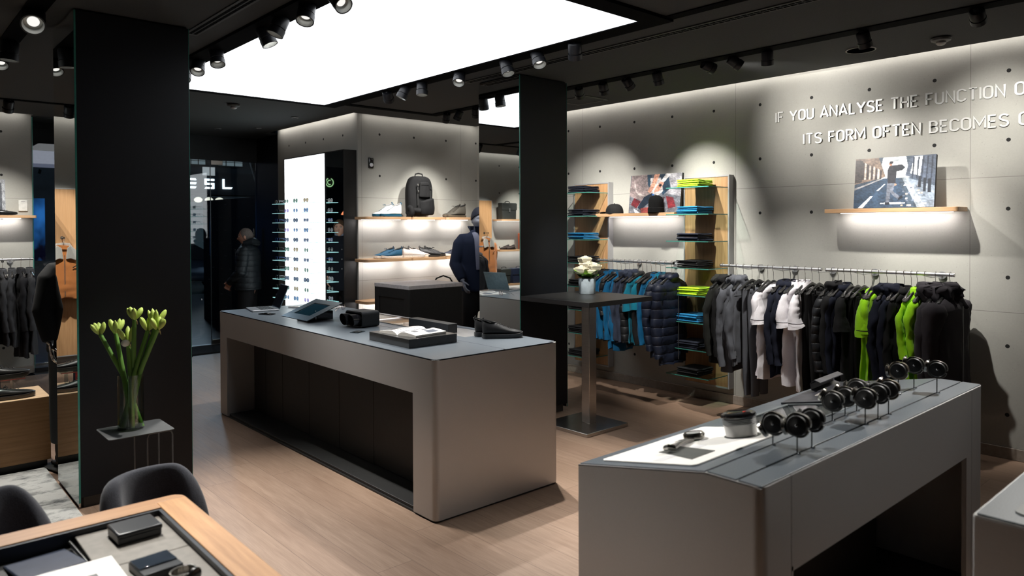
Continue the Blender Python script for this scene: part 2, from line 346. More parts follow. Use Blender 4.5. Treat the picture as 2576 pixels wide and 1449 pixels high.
# linear air slots
def vent(x, y0, y1, label):
    t = thing('air_slot', label, 'vent', (x, y0, H))
    L_ = y1-y0
    BX('frame', mat('vent_paint', (.05, .05, .05), .6), t, -.045, .045, 0, L_, -.006, 0, bevel=.001)
    mb = MB()
    for xx in (-.026, .006):
        n = int(L_/.045)
        for k in range(n): mb.box(xx, xx+.020, k*.045+.01, k*.045+.048, -.0075, -.0062)
    mb.build('slot', TB, t, smooth=False)
vent(1.705, 3.6, 5.22, 'slotted air outlet left of the glowing ceiling panel'); vent(4.18, 1.3, 5.3, 'long slotted air outlet right of the glowing ceiling panel')
# ------------------------------------------------------------ spotlights
def spot_proto():
    t = thing('spotlight', '', 'spotlight', (0, 0, 0))
    MB().cyl((0, 0, 0), (0, 0, -.03), .022).cyl((0, 0, -.03), (0, 0, -.05), .03).build('mount', FIX, t, .002)
    return t
SPL = {}
def spotlight(x, y, tilt, az, label, power=1.0, cone=34, col=WARM, group=None, big=1.0, lit=True):
    """can hung from a track at the ceiling; tilt from straight down, az = heading of the tilt"""
    t = thing('spotlight', label, 'spotlight', (x, y, H-.012), 0, group)
    d = Vector((math.sin(tilt)*math.sin(az), math.sin(tilt)*math.cos(az), -math.cos(tilt)))
    q = Vector((0, 0, -1)).rotation_difference(d).to_matrix().to_4x4()
    if 'm' not in SPL:
        a = MB().cyl((0, 0, 0), (0, 0, -.022), .02).build('mount', FIX, t, .002)
        b = MB().lathe([(.0, .012), (.044, .012), (.050, .004), (.050, -.062), (.046, -.066), (.046, -.070), (0, -.070)]).build('body', FIX, t)
        c = MB().lathe([(.046, -.070), (.053, -.071), (.053, -.112), (.047, -.112), (.043, -.075)], closed=True).build('collar', FIX, t)
        f = MB().lathe([(.0465, -.110), (.040, -.074), (0, -.074)], closed=True).build('reflector', mat('reflector', (.62, .64, .62), .35, .4, .05), t)
        e = MB().lathe([(.026, -.0755), (0, -.0755)]).build('lens', emis('lens_light', (1, .97, .92), 1.0), t)
        SPL['m'] = [o.data for o in (a, b, c, f, e)]; ob = [a, b, c, f, e]
    else:
        ob = []
        for nm, me in zip(('mount', 'body', 'collar', 'reflector', 'lens'), SPL['m']):
            o = bpy.data.objects.new(nm, me); C.objects.link(o); o.parent = t; ob.append(o)
    if 'bright' in label: ob[4].data = ob[4].data.copy(); ob[4].data.materials[0] = emis('lens_bright', (1, .98, .95), 9)
    off = Matrix.Translation((0, 0, -.014)) @ q @ Matrix.Scale(big, 4)
    for o in ob[1:]: o.matrix_local = off
    if not lit: ob[4].hide_render = False; C.objects.unlink(ob[4]); bpy.data.objects.remove(ob[4])
    if power > 0:
        l = bpy.data.lights.new('spot_beam', 'SPOT'); l.energy = SPOT_W*power; l.color = col; l.spot_size = math.radians(cone+12); l.spot_blend = 1.0; l.shadow_soft_size = .022
        o = bpy.data.objects.new('spot_beam', l); C.objects.link(o); o.parent = t; o.matrix_local = Matrix.Translation((0, 0, -.014)) @ q @ Matrix.Translation((0, 0, -.079*big))
    return t
def aim(x, y, tx, ty, tz):
    d = Vector((tx-x, ty-y, tz-H)); return math.acos(-d.normalized().z), math.atan2(d.x, d.y)
def sp(x, y, tgt, label, **k):
    ti, az = aim(x, y, *tgt); spotlight(x, y, ti, az, label, **k)
# track left of the panel
g1 = 'spotlights on the left side of the glowing panel'
sp(2.0, 3.72, (2.3, 1.45, .9), 'black spotlight cut by the top edge of the photo, against the glowing panel', power=5, cone=30)
sp(1.98, 4.02, (1.0, 3.0, 0), 'black spotlight just left of the one cut by the top edge', power=3, cone=36)
sp(1.98, 4.37, (1.15, 4.60, 1.0), 'black spotlight between two others, third from the top edge left of the panel', power=3, cone=20)
sp(1.99, 4.68, (2.75, 4.1, .95), 'black spotlight with bright visible lamp at the left edge of the glowing panel', power=3, cone=34)
sp(1.98, 5.50, (1.9, 4.3, 0), 'rightmost of three small spotlights beside the wide dark column', power=5, cone=40)
sp(1.99, 5.91, (1.3, 4.55, .6), 'middle of three small spotlights beside the wide dark column', power=2, cone=26)
sp(2.01, 6.28, (1.2, 4.9, .6), 'small spotlight half hidden by the top of the wide dark column', power=1.5, cone=26)
# track right of the panel
sp(3.82, 6.08, (5.05, 7.4, 1.9), 'leftmost spotlight under the right edge of the glowing panel', power=2.2, cone=40)
sp(3.82, 5.75, (3.0, 6.3, .95), 'second spotlight under the right edge of the glowing panel, tilted', power=2, cone=36)
sp(3.82, 5.49, (3.6, 5.2, 0), 'third spotlight under the right edge of the glowing panel', power=1.5, cone=40)
sp(3.82, 4.93, (2.8, 4.0, .95), 'lone spotlight pointing down right of three tilted ones', power=3, cone=32)
sp(3.82, 4.34, (3.75, 3.2, 0), 'spotlight under the panel edge above the narrower column, left of two', power=5, cone=40)
sp(3.82, 3.98, (3.3, 2.4, 0), 'spotlight right of the narrower column top, under the panel', power=5, cone=38)
sp(3.82, 3.59, (4.86, 4.42, 1.3), 'spotlight nearest the right corner of the glowing panel', power=4, cone=24)
# track along the concrete slogan wall
sp(5.10, 6.83, (5.4, 7.6, 1.9), 'left spotlight of the cluster of three above the shoe wall', power=2, cone=44, lit=False, big=.86)
sp(5.10, 6.58, (4.9, 7.6, 1.4), 'middle spotlight of the cluster of three above the shoe wall', power=2, cone=44, lit=False, big=.86)
sp(5.10, 6.30, (5.9, 7.2, 1.5), 'right, tilted spotlight of the cluster of three above the shoe wall', power=2, cone=40, lit=False, big=.86)
sp(5.10, 4.74, (6.2, 5.5, 1.9), 'spotlight beside the top of the narrower column, over the clothes wall', power=3, cone=44, big=.86)
sp(5.10, 4.44, (6.1, 4.9, 1.6), 'spotlight showing a bright slit next to the narrower column', power=3, cone=44, big=.86)
sp(5.10, 4.17, (6.2, 4.1, 2.0), 'tilted spotlight in the middle of the wall track, right of the bright slit', power=3.5, cone=36, big=.86)
sp(5.10, 3.83, (6.1, 4.0, 1.1), 'upright spotlight above the oak shelf tower', power=4, cone=36, big=.86)
sp(5.10, 3.36, (6.24, 2.9, 2.62), 'tilted spotlight with bright square lamp above the left end of the slogan', power=1.15, cone=62, big=.86)
sp(5.10, 3.12, (6.2, 2.30, 2.15), 'strongly tilted dark spotlight above the slogan beginning', power=1.8, cone=38, lit=False, big=.86)
sp(5.10, 2.81, (5.9, 3.2, .9), 'upright spotlight right of the strongly tilted one', power=4, cone=42, big=.86)
sp(5.10, 2.11, (6.1, 2.1, 1.5), 'spotlight above the round ceiling speaker', power=4, cone=42, big=.86)
sp(5.10, 1.43, (6.2, 1.6, 2.45), 'spotlight at the upper right corner of the photo', power=1.4, cone=44, big=.86)
sp(5.10, .9, (3.2, 1.3, .9), 'spotlight on the wall track just outside the right photo edge', power=6, cone=46, big=.86)
# upper left
sp(.80, 5.27, (.3, 2.5, .7), 'largest spotlight, at the upper left corner of the photo', power=3, cone=46, big=1.25)
sp(.80, 6.2, (.6, 6.2, .5), 'spotlight second from the upper left corner', power=3.2, cone=36, big=1.1)
sp(.80, 6.66, (.5, 4.6, 0), 'spotlight third from the upper left corner, cut by the photo edge', power=4, cone=44)
sp(1.15, 9.06, (1.1, 10.2, 1.5), 'small spotlight on the far track above the grey blazers', power=2.5, cone=50, lit=False)
sp(.25, 9.06, (.13, 10.1, 1.45), 'small spotlight on the far track above the suede jacket', power=5, cone=40, lit=False)
sp(-.7, 9.06, (-.7, 10.2, 1.6), 'spotlight on the far track above the briefcases', power=2.5, cone=44, lit=False)
sp(.80, 3.6, (.85, 1.9, .75), 'spotlight above the oak display table', power=4.6, cone=46)

# ceiling devices
def detector(x, y, label):
    t = thing('smoke_detector', label, 'smoke detector', (x, y, H))
    MB().lathe([(0, 0), (.062, 0), (.066, -.008), (.062, -.022), (.05, -.028), (0, -.028)]).build('base', mat('detector_grey', (.10, .10, .10), .5), t)
    MB().lathe([(.030, -.026), (.034, -.040), (.022, -.052), (0, -.056)], n=20).build('dome', mat('detector_dome', (.5, .5, .5), .2), t)
detector(3.015, 7.87, 'round dark detector on the ceiling near the entrance'); detector(5.742, 1.832, 'round detector on the ceiling above the slogan')
for x, y, l in ((3.93, 8.33, 'small recessed downlight nearest the eyewear display'), (3.59, 9.94, 'unlit downlight at the left near the entrance'), (3.98, 9.55, 'lit downlight near the entrance door')):
    t = thing('downlight', l, 'downlight', (x, y, H))
    MB().lathe([(.028, 0), (.046, 0), (.044, -.008), (.028, -.010)], n=24, closed=True).build('ring', mat('downlight_ring', (.12, .12, .12), .4), t)
    MB().lathe([(.028, -.004), (0, -.004)], n=20).build('lens', emis('downlight_lens', (1, .97, .9), 5 if 'lit d' in l and 'unlit' not in l else .4) if 'unlit' not in l else mat('lens_off', (.04, .04, .04), .2), t)
t = thing('ceiling_speaker', 'flat round ceiling speaker grille with pale rim', 'speaker', (5.67, 2.36, H))
MB().lathe([(.098, 0), (.108, 0), (.106, -.006), (.098, -.006)], n=40, closed=True).build('rim', mat('speaker_rim', (.42, .42, .40), .6), t)
MB().lathe([(.098, -.003), (0, -.003)], n=40).build('grille', mat('speaker_grille', (.13, .13, .13), .8), t)
t = thing('access_hatch', 'square ceiling hatch with pale border beside the narrower column', 'hatch', (5.70, 5.25, H))
BX('panel', CEIL, t, -.15, .15, -.2, .2, -.005, 0); fr = MB()
for b in ((-.16, .16, -.22, -.205), (-.16, .16, .205, .22), (-.175, -.16, -.22, .22), (.16, .175, -.22, .22)): fr.box(*b, -.007, 0)
fr.build('frame', mat('hatch_frame', (.16, .16, .15), .5), t, smooth=False)

# ------------------------------------------------------------ slogan lettering
LET = mat('letter_metal', (.70, .70, .68), .35, .35, .04, 12)
RW = Matrix(((0, 0, -1, 6.247), (-1, 0, 0, 0), (0, 1, 0, 0), (0, 0, 0, 1)))   # local x -> -y, y -> z, z -> -x
def arc(cx, cy, rx, ry, a0, a1, n=10): return [(cx+rx*math.cos(math.radians(a0+(a1-a0)*k/n)), cy+ry*math.sin(math.radians(a0+(a1-a0)*k/n))) for k in range(n+1)]
GLY = {'I': (0, [[(0, 0), (0, 1)]]), 'F': (.40, [[(0, 0), (0, 1), (.40, 1)], [(0, .50), (.34, .50)]]), 'E': (.40, [[(.40, 1), (0, 1), (0, 0), (.40, 0)], [(0, .50), (.35, .50)]]),
  'L': (.38, [[(0, 1), (0, 0), (.38, 0)]]), 'T': (.50, [[(0, 1), (.50, 1)], [(.25, 1), (.25, 0)]]), 'H': (.48, [[(0, 0), (0, 1)], [(.48, 0), (.48, 1)], [(0, .5), (.48, .5)]]),
  'N': (.50, [[(0, 0), (0, 1), (.50, 0), (.50, 1)]]), 'M': (.66, [[(0, 0), (0, 1), (.33, .28), (.66, 1), (.66, 0)]]), 'A': (.58, [[(0, 0), (.29, 1), (.58, 0)], [(.09, .28), (.49, .28)]]),
  'Y': (.56, [[(0, 1), (.28, .44), (.56, 1)], [(.28, .44), (.28, 0)]]), 'U': (.48, [[(0, 1), (0, .24)]+arc(.24, .24, .24, .24, 180, 360)+[(.48, 1)]]),
  'O': (.50, [arc(.25, .75, .25, .25, 0, 180)+arc(.25, .25, .25, .25, 180, 360)+[(.50, .75)]]), 'C': (.48, [arc(.25, .75, .25, .25, 12, 180)+arc(.25, .25, .25, .25, 180, 348)]),
  'S': (.46, [arc(.23, .76, .23, .24, 20, 230)+[(.30, .46)]+arc(.23, .24, .23, .24, 50, -160)]), 'B': (.46, [[(0, 0), (0, 1), (.22, 1)]+arc(.22, .76, .21, .24, 90, -90)+[(0, .52)]+[(.22, .52)]+arc(.22, .26, .24, .26, 90, -90)+[(0, 0)]]),
  'R': (.46, [[(0, 0), (0, 1), (.22, 1)]+arc(.22, .75, .23, .25, 90, -90)+[(0, .50)], [(.22, .50), (.46, 0)]])}
def ribbon(mb, path, h, d, f):
    """raised bar of half width h following a 2D path with mitred corners; f maps (x, y, z) to 3D"""
    n = len(path); closed = math.dist(path[0], path[-1]) < 1e-6; rs = []
    for i, p in enumerate(path):
        a = path[i-1] if i else (path[-2] if closed else None); b = path[i+1] if i < n-1 else (path[1] if closed else None); ds = []
        if a and math.dist(a, p) > 1e-6: ds.append(((p[0]-a[0])/math.dist(a, p), (p[1]-a[1])/math.dist(a, p)))
        if b and math.dist(b, p) > 1e-6: ds.append(((b[0]-p[0])/math.dist(b, p), (b[1]-p[1])/math.dist(b, p)))
        if not ds: continue
        tx, ty = sum(q[0] for q in ds), sum(q[1] for q in ds); L = math.hypot(tx, ty) or 1; nx, ny = -ty/L, tx/L; k = h/max(.45, abs(nx*-ds[0][1]+ny*ds[0][0]))
        rs.append([f(p[0]+nx*k, p[1]+ny*k, 0), f(p[0]-nx*k, p[1]-ny*k, 0), f(p[0]-nx*k, p[1]-ny*k, d), f(p[0]+nx*k, p[1]+ny*k, d)])
    mb.rings(rs)
def slogan(s, y0, y1, z, hgt, label):
    t = thing('wall_lettering', label, 'lettering', (0, 0, 0)); st_ = .068; gap, sp_ = .215, .42; pos = []; x = 0
    for ch in s: pos.append(x); x += sp_ if ch == ' ' else GLY[ch][0]+gap
    k = (y0-y1)/pos[-1]; hh = hgt*(1-2*st_)
    for ch, p in zip(s, pos):
        if ch == ' ': continue
        mb = MB()
        for pa in GLY[ch][1]: ribbon(mb, pa, st_, .010, lambda a, b, c: (6.249-c, y0-(p+a)*k, z+st_*hgt+b*hh))
        mb.build('letter', LET, t, smooth=False)
    return t
slogan('IF YOU ANALYSE THE FUNCTION O', 3.350, 1.50, 2.652, .100, 'upper line of raised metal capitals, IF YOU ANALYSE THE FUNCTION, on concrete')
slogan('ITS FORM OFTEN BECOMES O', 3.088, 1.475, 2.433, .100, 'lower line of raised metal capitals, ITS FORM OFTEN BECOMES, on concrete')
# ------------------------------------------------------------ long counter
def rect_ring(mb, o, i, z0, z1):
    mb.box(o[0], i[0], o[2], o[3], z0, z1).box(i[1], o[1], o[2], o[3], z0, z1).box(i[0], i[1], o[2], i[2], z0, z1).box(i[0], i[1], i[3], o[3], z0, z1)
X0, X1, Y0, Y1, Z = 2.45, 3.46, 3.41, 6.80, .95
t = thing('display_counter', 'long silver-grey counter with dark recessed front standing in the middle of the shop', 'counter', (0, 0, 0))
def rslab(x0, x1, y0, y1, r, n=6):
    pts = []
    for cx, cy, a0 in ((x1-r, y1-r, 0), (x0+r, y1-r, 90), (x0+r, y0+r, 180), (x1-r, y0+r, 270)):
        for k in range(n+1): a = math.radians(a0+90*k/n); pts.append((cx+r*math.cos(a), cy+r*math.sin(a)))
    return pts
# shell as wall strips around a rounded rectangle, with the opening cut in the long side
sh = MB(); P = rslab(X0, X1, Y0, Y1, .035)
oy0, oy1, oz = 3.635, 6.61, .725
sh.box(X0+.035, X1-.035, Y0, Y0+.02, .012, Z-.004).box(X0+.035, X1-.035, Y1-.02, Y1, .012, Z-.004).box(X1-.02, X1, Y0+.035, Y1-.035, .012, Z-.004)
sh.box(X0, X0+.02, Y0+.035, oy0, .012, Z-.004).box(X0, X0+.02, oy1, Y1-.035, .012, Z-.004).box(X0, X0+.02, oy0, oy1, oz, Z-.004)
sh.box(X0+.02, X0+.27, oy0-.015, oy0, .012, oz+.015).box(X0+.02, X0+.27, oy1, oy1+.015, .012, oz+.015).box(X0+.02, X0+.27, oy0, oy1, oz, oz+.015)
for cx, cy, a0 in ((X1-.035, Y1-.035, 0), (X0+.035, Y1-.035, 90), (X0+.035, Y0+.035, 180), (X1-.035, Y0+.035, 270)):
    arc = [(cx+.035*math.cos(math.radians(a0+90*k/8)), cy+.035*math.sin(math.radians(a0+90*k/8)), .012) for k in range(9)]
    arc += [(cx+.015*math.cos(math.radians(a0+90*k/8)), cy+.015*math.sin(math.radians(a0+90*k/8)), .012) for k in range(8, -1, -1)]
    for k in range(8): sh.prism([arc[k], arc[k+1], arc[16-k], arc[17-k]], (0, 0, Z-.016))
sh.build('shell', SATIN, t, 0, ang=30)
pl = MB().prism([(x, y, 0) for x, y in rslab(X0+.008, X1-.008, Y0+.008, Y1-.008, .03)], (0, 0, .012)); pl.build('plinth', BLACK, t, smooth=False)
bk = MB(); ys = [oy0, 4.0, 4.50, 5.0, 5.5, 6.0, 6.35, oy1]
for a, b in zip(ys, ys[1:]): bk.box(X0+.25, X0+.27, a+.002, b-.002, .03, oz)
bk.build('recessed_panels', mat('bronze_black', (.011, .010, .009), .5), t, .002)
BX('recess_floor', BLACK, t, X0+.02, X0+.25, oy0, oy1, .012, .03)
rim = MB().prism([(x, y, Z-.006) for x, y in rslab(X0, X1, Y0, Y1, .035)], (0, 0, .002)); rim.build('edge_rim', mat('bright_edge', (.7, .7, .7), .25, .8), t, smooth=False)
# top slabs: full-length front strip, back strip with the sunken display
a = MB(); a.prism([(x, y, Z-.004) for x, y in rslab(X0+.006, 2.999, Y0+.006, Y1-.006, .03)], (0, 0, .004)); a.build('top_slab', SLATE, t, smooth=False)
TX0, TX1, TY0, TY1 = 3.12, 3.40, 3.98, 5.60
b = MB(); b.box(3.003, TX0, Y0+.006, Y1-.006, Z-.004, Z).box(TX1, X1-.006, Y0+.03, Y1-.03, Z-.004, Z).box(TX0, TX1, Y0+.006, TY0, Z-.004, Z).box(TX0, TX1, TY1, Y1-.006, Z-.004, Z); b.build('top_slab', SLATE, t, smooth=False)
wl = MB(); rect_ring(wl, (TX0-.01, TX1+.01, TY0-.01, TY1+.01), (TX0, TX1, TY0, TY1), Z-.10, Z-.004); wl.box(TX0, TX1, TY0, TY1, Z-.104, Z-.10); wl.build('display_well', BLACK, t, smooth=False)
fm = MB(); rect_ring(fm, (TX0-.012, TX1+.012, 4.62, TY1+.012), (TX0+.012, TX1-.012, 4.66, TY1-.012), Z, Z+.004); fm.build('well_frame', BLACKG, t, .001)
g = MB().box(TX0+.002, TX1-.002, 4.64, TY1-.002, Z-.001, Z+.002).build('glass_cover', GLASS, t, smooth=False)
liner = BX('display_liner', mat('liner_taupe', lin((120, 112, 106)), .7), t, TX0+.02, TX1-.02, 4.74, TY1-.03, Z-.085, Z-.07)
# items inside the well
o = thing('pen_case', 'white rounded case lying under the glass of the long counter', 'case', (3.26, 5.06, Z-.07), math.radians(70))
MB().tube([(-.07, 0, .017), (-.05, 0, .018), (.06, 0, .018), (.07, 0, .017)], [.008, .017, .017, .008], 16).build('case_body', mat('pearl', (.8, .8, .82), .25), o)
MB().box(-.005, .005, -.0175, -.015, .01, .022).build('clasp', CHROME, o, .001)
for k in range(3):
    o = tag(MB().box(-.012, .012, -.03, .03, 0, .008).build('charm', CHROME, None, .002), ('leftmost small metal charm', 'middle small metal charm', 'rightmost small metal charm')[k]+' under the glass of the long counter', 'charm')
    o.location = (3.2+.02*k, 4.86-.05*k, Z-.07); o.rotation_euler = (0, 0, .4+k)
tag(BX('divider_box', mat('divider_black', (.012, .013, .015), .4), None, 3.127, 3.21, 4.185, 4.69, Z, Z+.068, bevel=.002), 'low black metal divider box standing on the back of the long counter', 'box')
# ------------------------------------------------------------ watch counter (sloping back)
t = thing('display_counter', 'silver-grey counter at right front with sloping slate top carrying watches', 'counter', (0, 0, 0))
A0, A1, B0, BM, B1, ZL = 1.962, 4.02, 1.095, 1.29, 1.83, .845
prof = [(B0, Z-.004), (BM, Z-.004), (B1, ZL-.004)]
def endcap(x0, x1): return MB().prism([(x0, B0+.03, .012), (x0, B1, .012), (x0, B1, ZL-.004), (x0, BM, Z-.004), (x0, B0+.03, Z-.004)], (x1-x0, 0, 0))
s1 = endcap(A0, A0+.02); s1.M = Matrix(); e2 = endcap(A1-.02, A1); s1.add(e2.v, e2.f)
# front with opening x 2.15..3.80, z up to .645
s1.box(A0+.03, 2.135, B0, B0+.02, .012, Z-.004); s1.box(2.139, 3.86, B0, B0+.02, .645, Z-.004); s1.box(3.864, A1-.03, B0, B0+.02, .012, Z-.004)
s1.box(2.139, 2.150, B0, B0+.42, .012, .66).box(3.79, 3.86, B0, B0+.02, .012, .645).box(2.15, 3.79, B0+.02, B0+.42, .645, .66)
s1.box(A0+.02, A1-.02, B1-.02, B1, .012, ZL-.006)
for cx, a0 in ((A0+.03, 180), (A1-.03, 270)):
    for k in range(8):
        q = [(cx+r*math.cos(math.radians(a0+90*j/8)), B0+.03+r*math.sin(math.radians(a0+90*j/8)), .012) for r, j in ((.03, k), (.03, k+1), (.01, k+1), (.01, k))]
        s1.prism(q, (0, 0, Z-.016))
s1.build('shell', SATIN, t, 0, ang=30)
BX('plinth', BLACK, t, A0+.01, A1-.01, B0+.03, B1-.01, 0, .012)
bk = MB(); bk.box(2.15, 3.79, B0+.40, B0+.42, .012, .645); bk.build('recessed_panels', MC['bronze_black'], t, smooth=False)
MB().prism([(A0, B0+.006, Z-.008), (A0, BM, Z-.008), (A0, B1, ZL-.008), (A0, B1, ZL-.0055), (A0, BM, Z-.0055), (A0, B0+.006, Z-.0055)], (A1-A0, 0, 0)).build('edge_rim', MC['bright_edge'], t, smooth=False)
def strip(y0, y1, n='top_slab', m=SLATE, x0=A0+.006, x1=A1-.006, lift=0, thick=.005, par=None, r=.0, inner=None):
    f = lambda y: (Z if y <= BM else Z-(Z-ZL)*(y-BM)/(B1-BM))+lift
    return MB().prism([(x0, y0, f(y0)-thick), (x0, y1, f(y1)-thick), (x0, y1, f(y1)), (x0, y0, f(y0))], (x1-x0, 0, 0)).build(n, m, par or t, .001, smooth=False)
strip(B0+.006, 1.178); strip(1.186, BM-.004)
RX0, RX1, RY0, RY1 = 2.62, 3.24, 1.36, 1.68      # glazed opening in the sloping part
strip(BM+.004, B1-.004, x1=RX0); strip(BM+.004, B1-.004, x0=RX1); strip(BM+.004, RY0, x0=RX0, x1=RX1); strip(RY1, B1-.004, x0=RX0, x1=RX1)
MB().box(A0+.006, A1-.006, 1.178, 1.186, Z-.012, Z-.005).box(A0+.006, A1-.006, BM-.004, BM+.004, Z-.012, Z-.005).build('watch_rail_groove', BLACK, t, smooth=False)
wl = MB(); wl.box(RX0, RX1, RY0, RY1, .81, .815); rect_ring(wl, (RX0-.01, RX1+.01, RY0-.01, RY1+.01), (RX0, RX1, RY0, RY1), .81, .868); wl.build('display_well', mat('navy_liner', lin((22, 44, 104)), .5), t, smooth=False)
strip(RY0, RY1, 'glass_cover', GLASS, RX0, RX1, .0, .003)
fm = MB()
for a, b, c_, d_ in ((RX0, RX1, RY0-.012, RY0+.004), (RX0, RX1, RY1-.004, RY1+.012), (RX0-.012, RX0+.002, RY0-.012, RY1+.012), (RX1-.002, RX1+.012, RY0-.012, RY1+.012)):
    f = lambda y: (Z-(Z-ZL)*(y-BM)/(B1-BM)); fm.prism([(a, c_, f(c_)-.001), (a, d_, f(d_)-.001), (a, d_, f(d_)+.003), (a, c_, f(c_)+.003)], (b-a, 0, 0))
fm.build('well_frame', mat('frame_grey', (.16, .18, .19), .4), t, smooth=False)
SL = math.atan((Z-ZL)/(B1-BM))
def slope_m(x, y, rz=0, lift=.0005): return Matrix.Translation((x, y, Z-(Z-ZL)*(y-BM)/(B1-BM)+lift)) @ Matrix.Rotation(-SL, 4, 'X') @ Matrix.Rotation(rz, 4, 'Z')
def place(o, mtx): o.matrix_world = mtx; return o
# cards standing in for clothes reflected in the well's glass
for k in range(5):
    o = BX('reflection_card', mat('reflected_white', lin((205, 208, 215)), .5) if k % 2 == 0 else mat('reflected_blue', lin((24, 60, 150)), .5), None, -.045, .045, -.13, .13, 0, .004)
    o.location = (2.70+.112*k, 1.52, .818+.004*(k % 2)); o.rotation_euler = (0, .10 if k < 2 else -.08, .12-.05*k)
    tag(o, ('pale card at the left end', 'blue card left of the middle', 'pale card in the middle', 'blue card right of the middle', 'pale card at the right end')[k]+' of the watch counter tray, standing in for reflected clothes', 'card')
# white placard with ring watch, dark inlay, lens cup
wp = thing('placard', 'large white rounded placard on the sloping end of the watch counter', 'placard')
MB().prism([(x, y, 0) for x, y in rslab(-.27, .38, -.21, .20, .02)], (0, 0, .005)).build('board', WHITE, wp, .001, smooth=False)
MB().box(-.245, .03, -.06, -.02, .0051, .0056).build('print_band', mat('faint_print', lin((214, 214, 216)), .5), wp, smooth=False)
MB().prism([(-.20, -.15, .005), (-.13, .02, .005), (-.12, .05, .005), (-.015, .03, .005), (-.06, -.15, .005)], (0, 0, .002)).build('dark_inlay', mat('inlay_grey', (.075, .08, .075), .5), wp, smooth=False)
place(wp, slope_m(2.28, 1.565))
CHD = mat('titanium', (.42, .40, .37), .22, 1, .15, 60)
def strap_path(a0, a1, r, n): return [(r*math.cos(a0+(a1-a0)*k/n), r*math.sin(a0+(a1-a0)*k/n)) for k in range(n+1)]
o = thing('bracelet_watch', 'steel wristwatch lying open on the white placard', 'watch')
MB().lathe([(0, 0), (.022, 0), (.026, .004), (.026, .014), (.023, .018), (.019, .0165), (0, .0165)], (0, 0, 0), 28).build('case', CHD, o)
MB().lathe([(.0185, .0168), (0, .0168)], n=28).build('dial', mat('pale_dial', (.75, .75, .74), .2), o)
bb = MB()
for k in range(16):
    a = -.3+k*.115; bb.box(-.034-.0075*k, -.028-.0075*k, -.011, .011, .004+.004*math.sin(a*2), .010+.004*math.sin(a*2))
bb.tube([(-.155, -.012, .01), (-.165, 0, .014), (-.155, .012, .01)], .007, 8); bb.build('bracelet', CHD, o, .0008)
for k in range(3): MB().cyl((.022*math.cos(.6-.6*k), .022*math.sin(.6-.6*k), .009), (.030*math.cos(.6-.6*k), .030*math.sin(.6-.6*k), .009), .004, n=10).build('crown' if k == 1 else 'pusher', CHROME, o)
place(o, slope_m(2.40, 1.625, .25, .006) @ Matrix.Scale(1.55, 4))
o = thing('lens_mug', 'white and black cup shaped like a camera lens on the placard', 'cup')
MB().lathe([(0, 0), (.031, 0), (.036, .004), (.0375, .045), (.0385, .052), (.036, .053), (.033, .006), (0, .006)]).build('body', WHITE, o)
MB().lathe([(.0385+.0012*(i % 2), .048+.0028*i) for i in range(9)]+[(.030, .071), (.030, .05)], closed=True).build('grip_ring', mat('ribbed_grey', (.10, .105, .105), .5), o, ang=20)
MB().lathe([(0, .066), (.034, .070), (.0405, .072), (.042, .078), (.040, .087), (.034, .091), (.030, .089), (.022, .086), (0, .0875)]).build('lid', GLOSSB, o)
MB().prism([(.000, -.012, .0885), (.014, -.016, .0885), (.012, -.008, .0885)], (0, 0, .001)).build('red_mark', mat('red_paint', (.7, .03, .02), .3), o, smooth=False)
place(o, slope_m(2.49, 1.475, .3, .0055) @ Matrix.Diagonal((1.6, 1.6, .98, 1)))
MB().lathe([(.055, .0), (.068, .0), (.068, .0006), (.055, .0006)], closed=True).build('cup_ring', MC['inlay_grey'], wp).location = (.212, -.095, .0052)
BX('name_card', mat('dark_card', (.05, .055, .055), .5), None, -.05, .05, -.03, .03, 0, .003)
o = C.objects['name_card']; tag(o, 'dark flat card behind the lens cup on the watch counter', 'card'); place(o, slope_m(2.60, 1.745, 0))
# brochures
def brochure(name, label, w_, d_, col, x, y, rz, curl, roll=0):
    o = thing(name, label, 'magazine')
    mb = MB(); rs = []
    for k in range(15):
        u = k/14; xx = -w_/2+w_*u; zz = .004+curl*math.sin(u*PI)*.02
        if roll and u > .72: a = (u-.72)/.28*4.2; xx = -w_/2+w_*.72+.03*math.sin(a); zz = .004+.03*(1-math.cos(a))
        rs.append([(xx, -d_/2, zz), (xx, d_/2, zz), (xx, d_/2, zz+.004), (xx, -d_/2, zz+.004)])
    mb.rings(rs); mb.build('pages', col, o, smooth=False); MB().box(-w_/2, w_/2, -d_/2, d_/2, 0, .0035).build('back_cover', mat('cover_grey', (.06, .06, .062), .45), o, .001)
    place(o, slope_m(x, y, rz)); return o
CGR = mat('dark_print', lin((62, 62, 68)), .35, 0, .5, 14)
brochure('brochure', 'grey brochure with pale emblem lying flat on the watch counter', .34, .23, CGR, 3.44, 1.63, .12, .1)
brochure('brochure', 'dark brochure with rolled-up cover at the back of the watch counter', .28, .34, CGR, 3.76, 1.66, PI/2+.1, .1, 1)
o = tag(MB().prism([(x, y, 0) for x, y in rslab(-.06, .06, -.03, .03, .02)], (0, 0, .001)).build('emblem_card', mat('silver_print', lin((170, 165, 160)), .4, 0, .5, 60), None, smooth=False), 'pale oval card lying on the grey brochure of the watch counter', 'card'); place(o, slope_m(3.50, 1.63, .2, .0105))

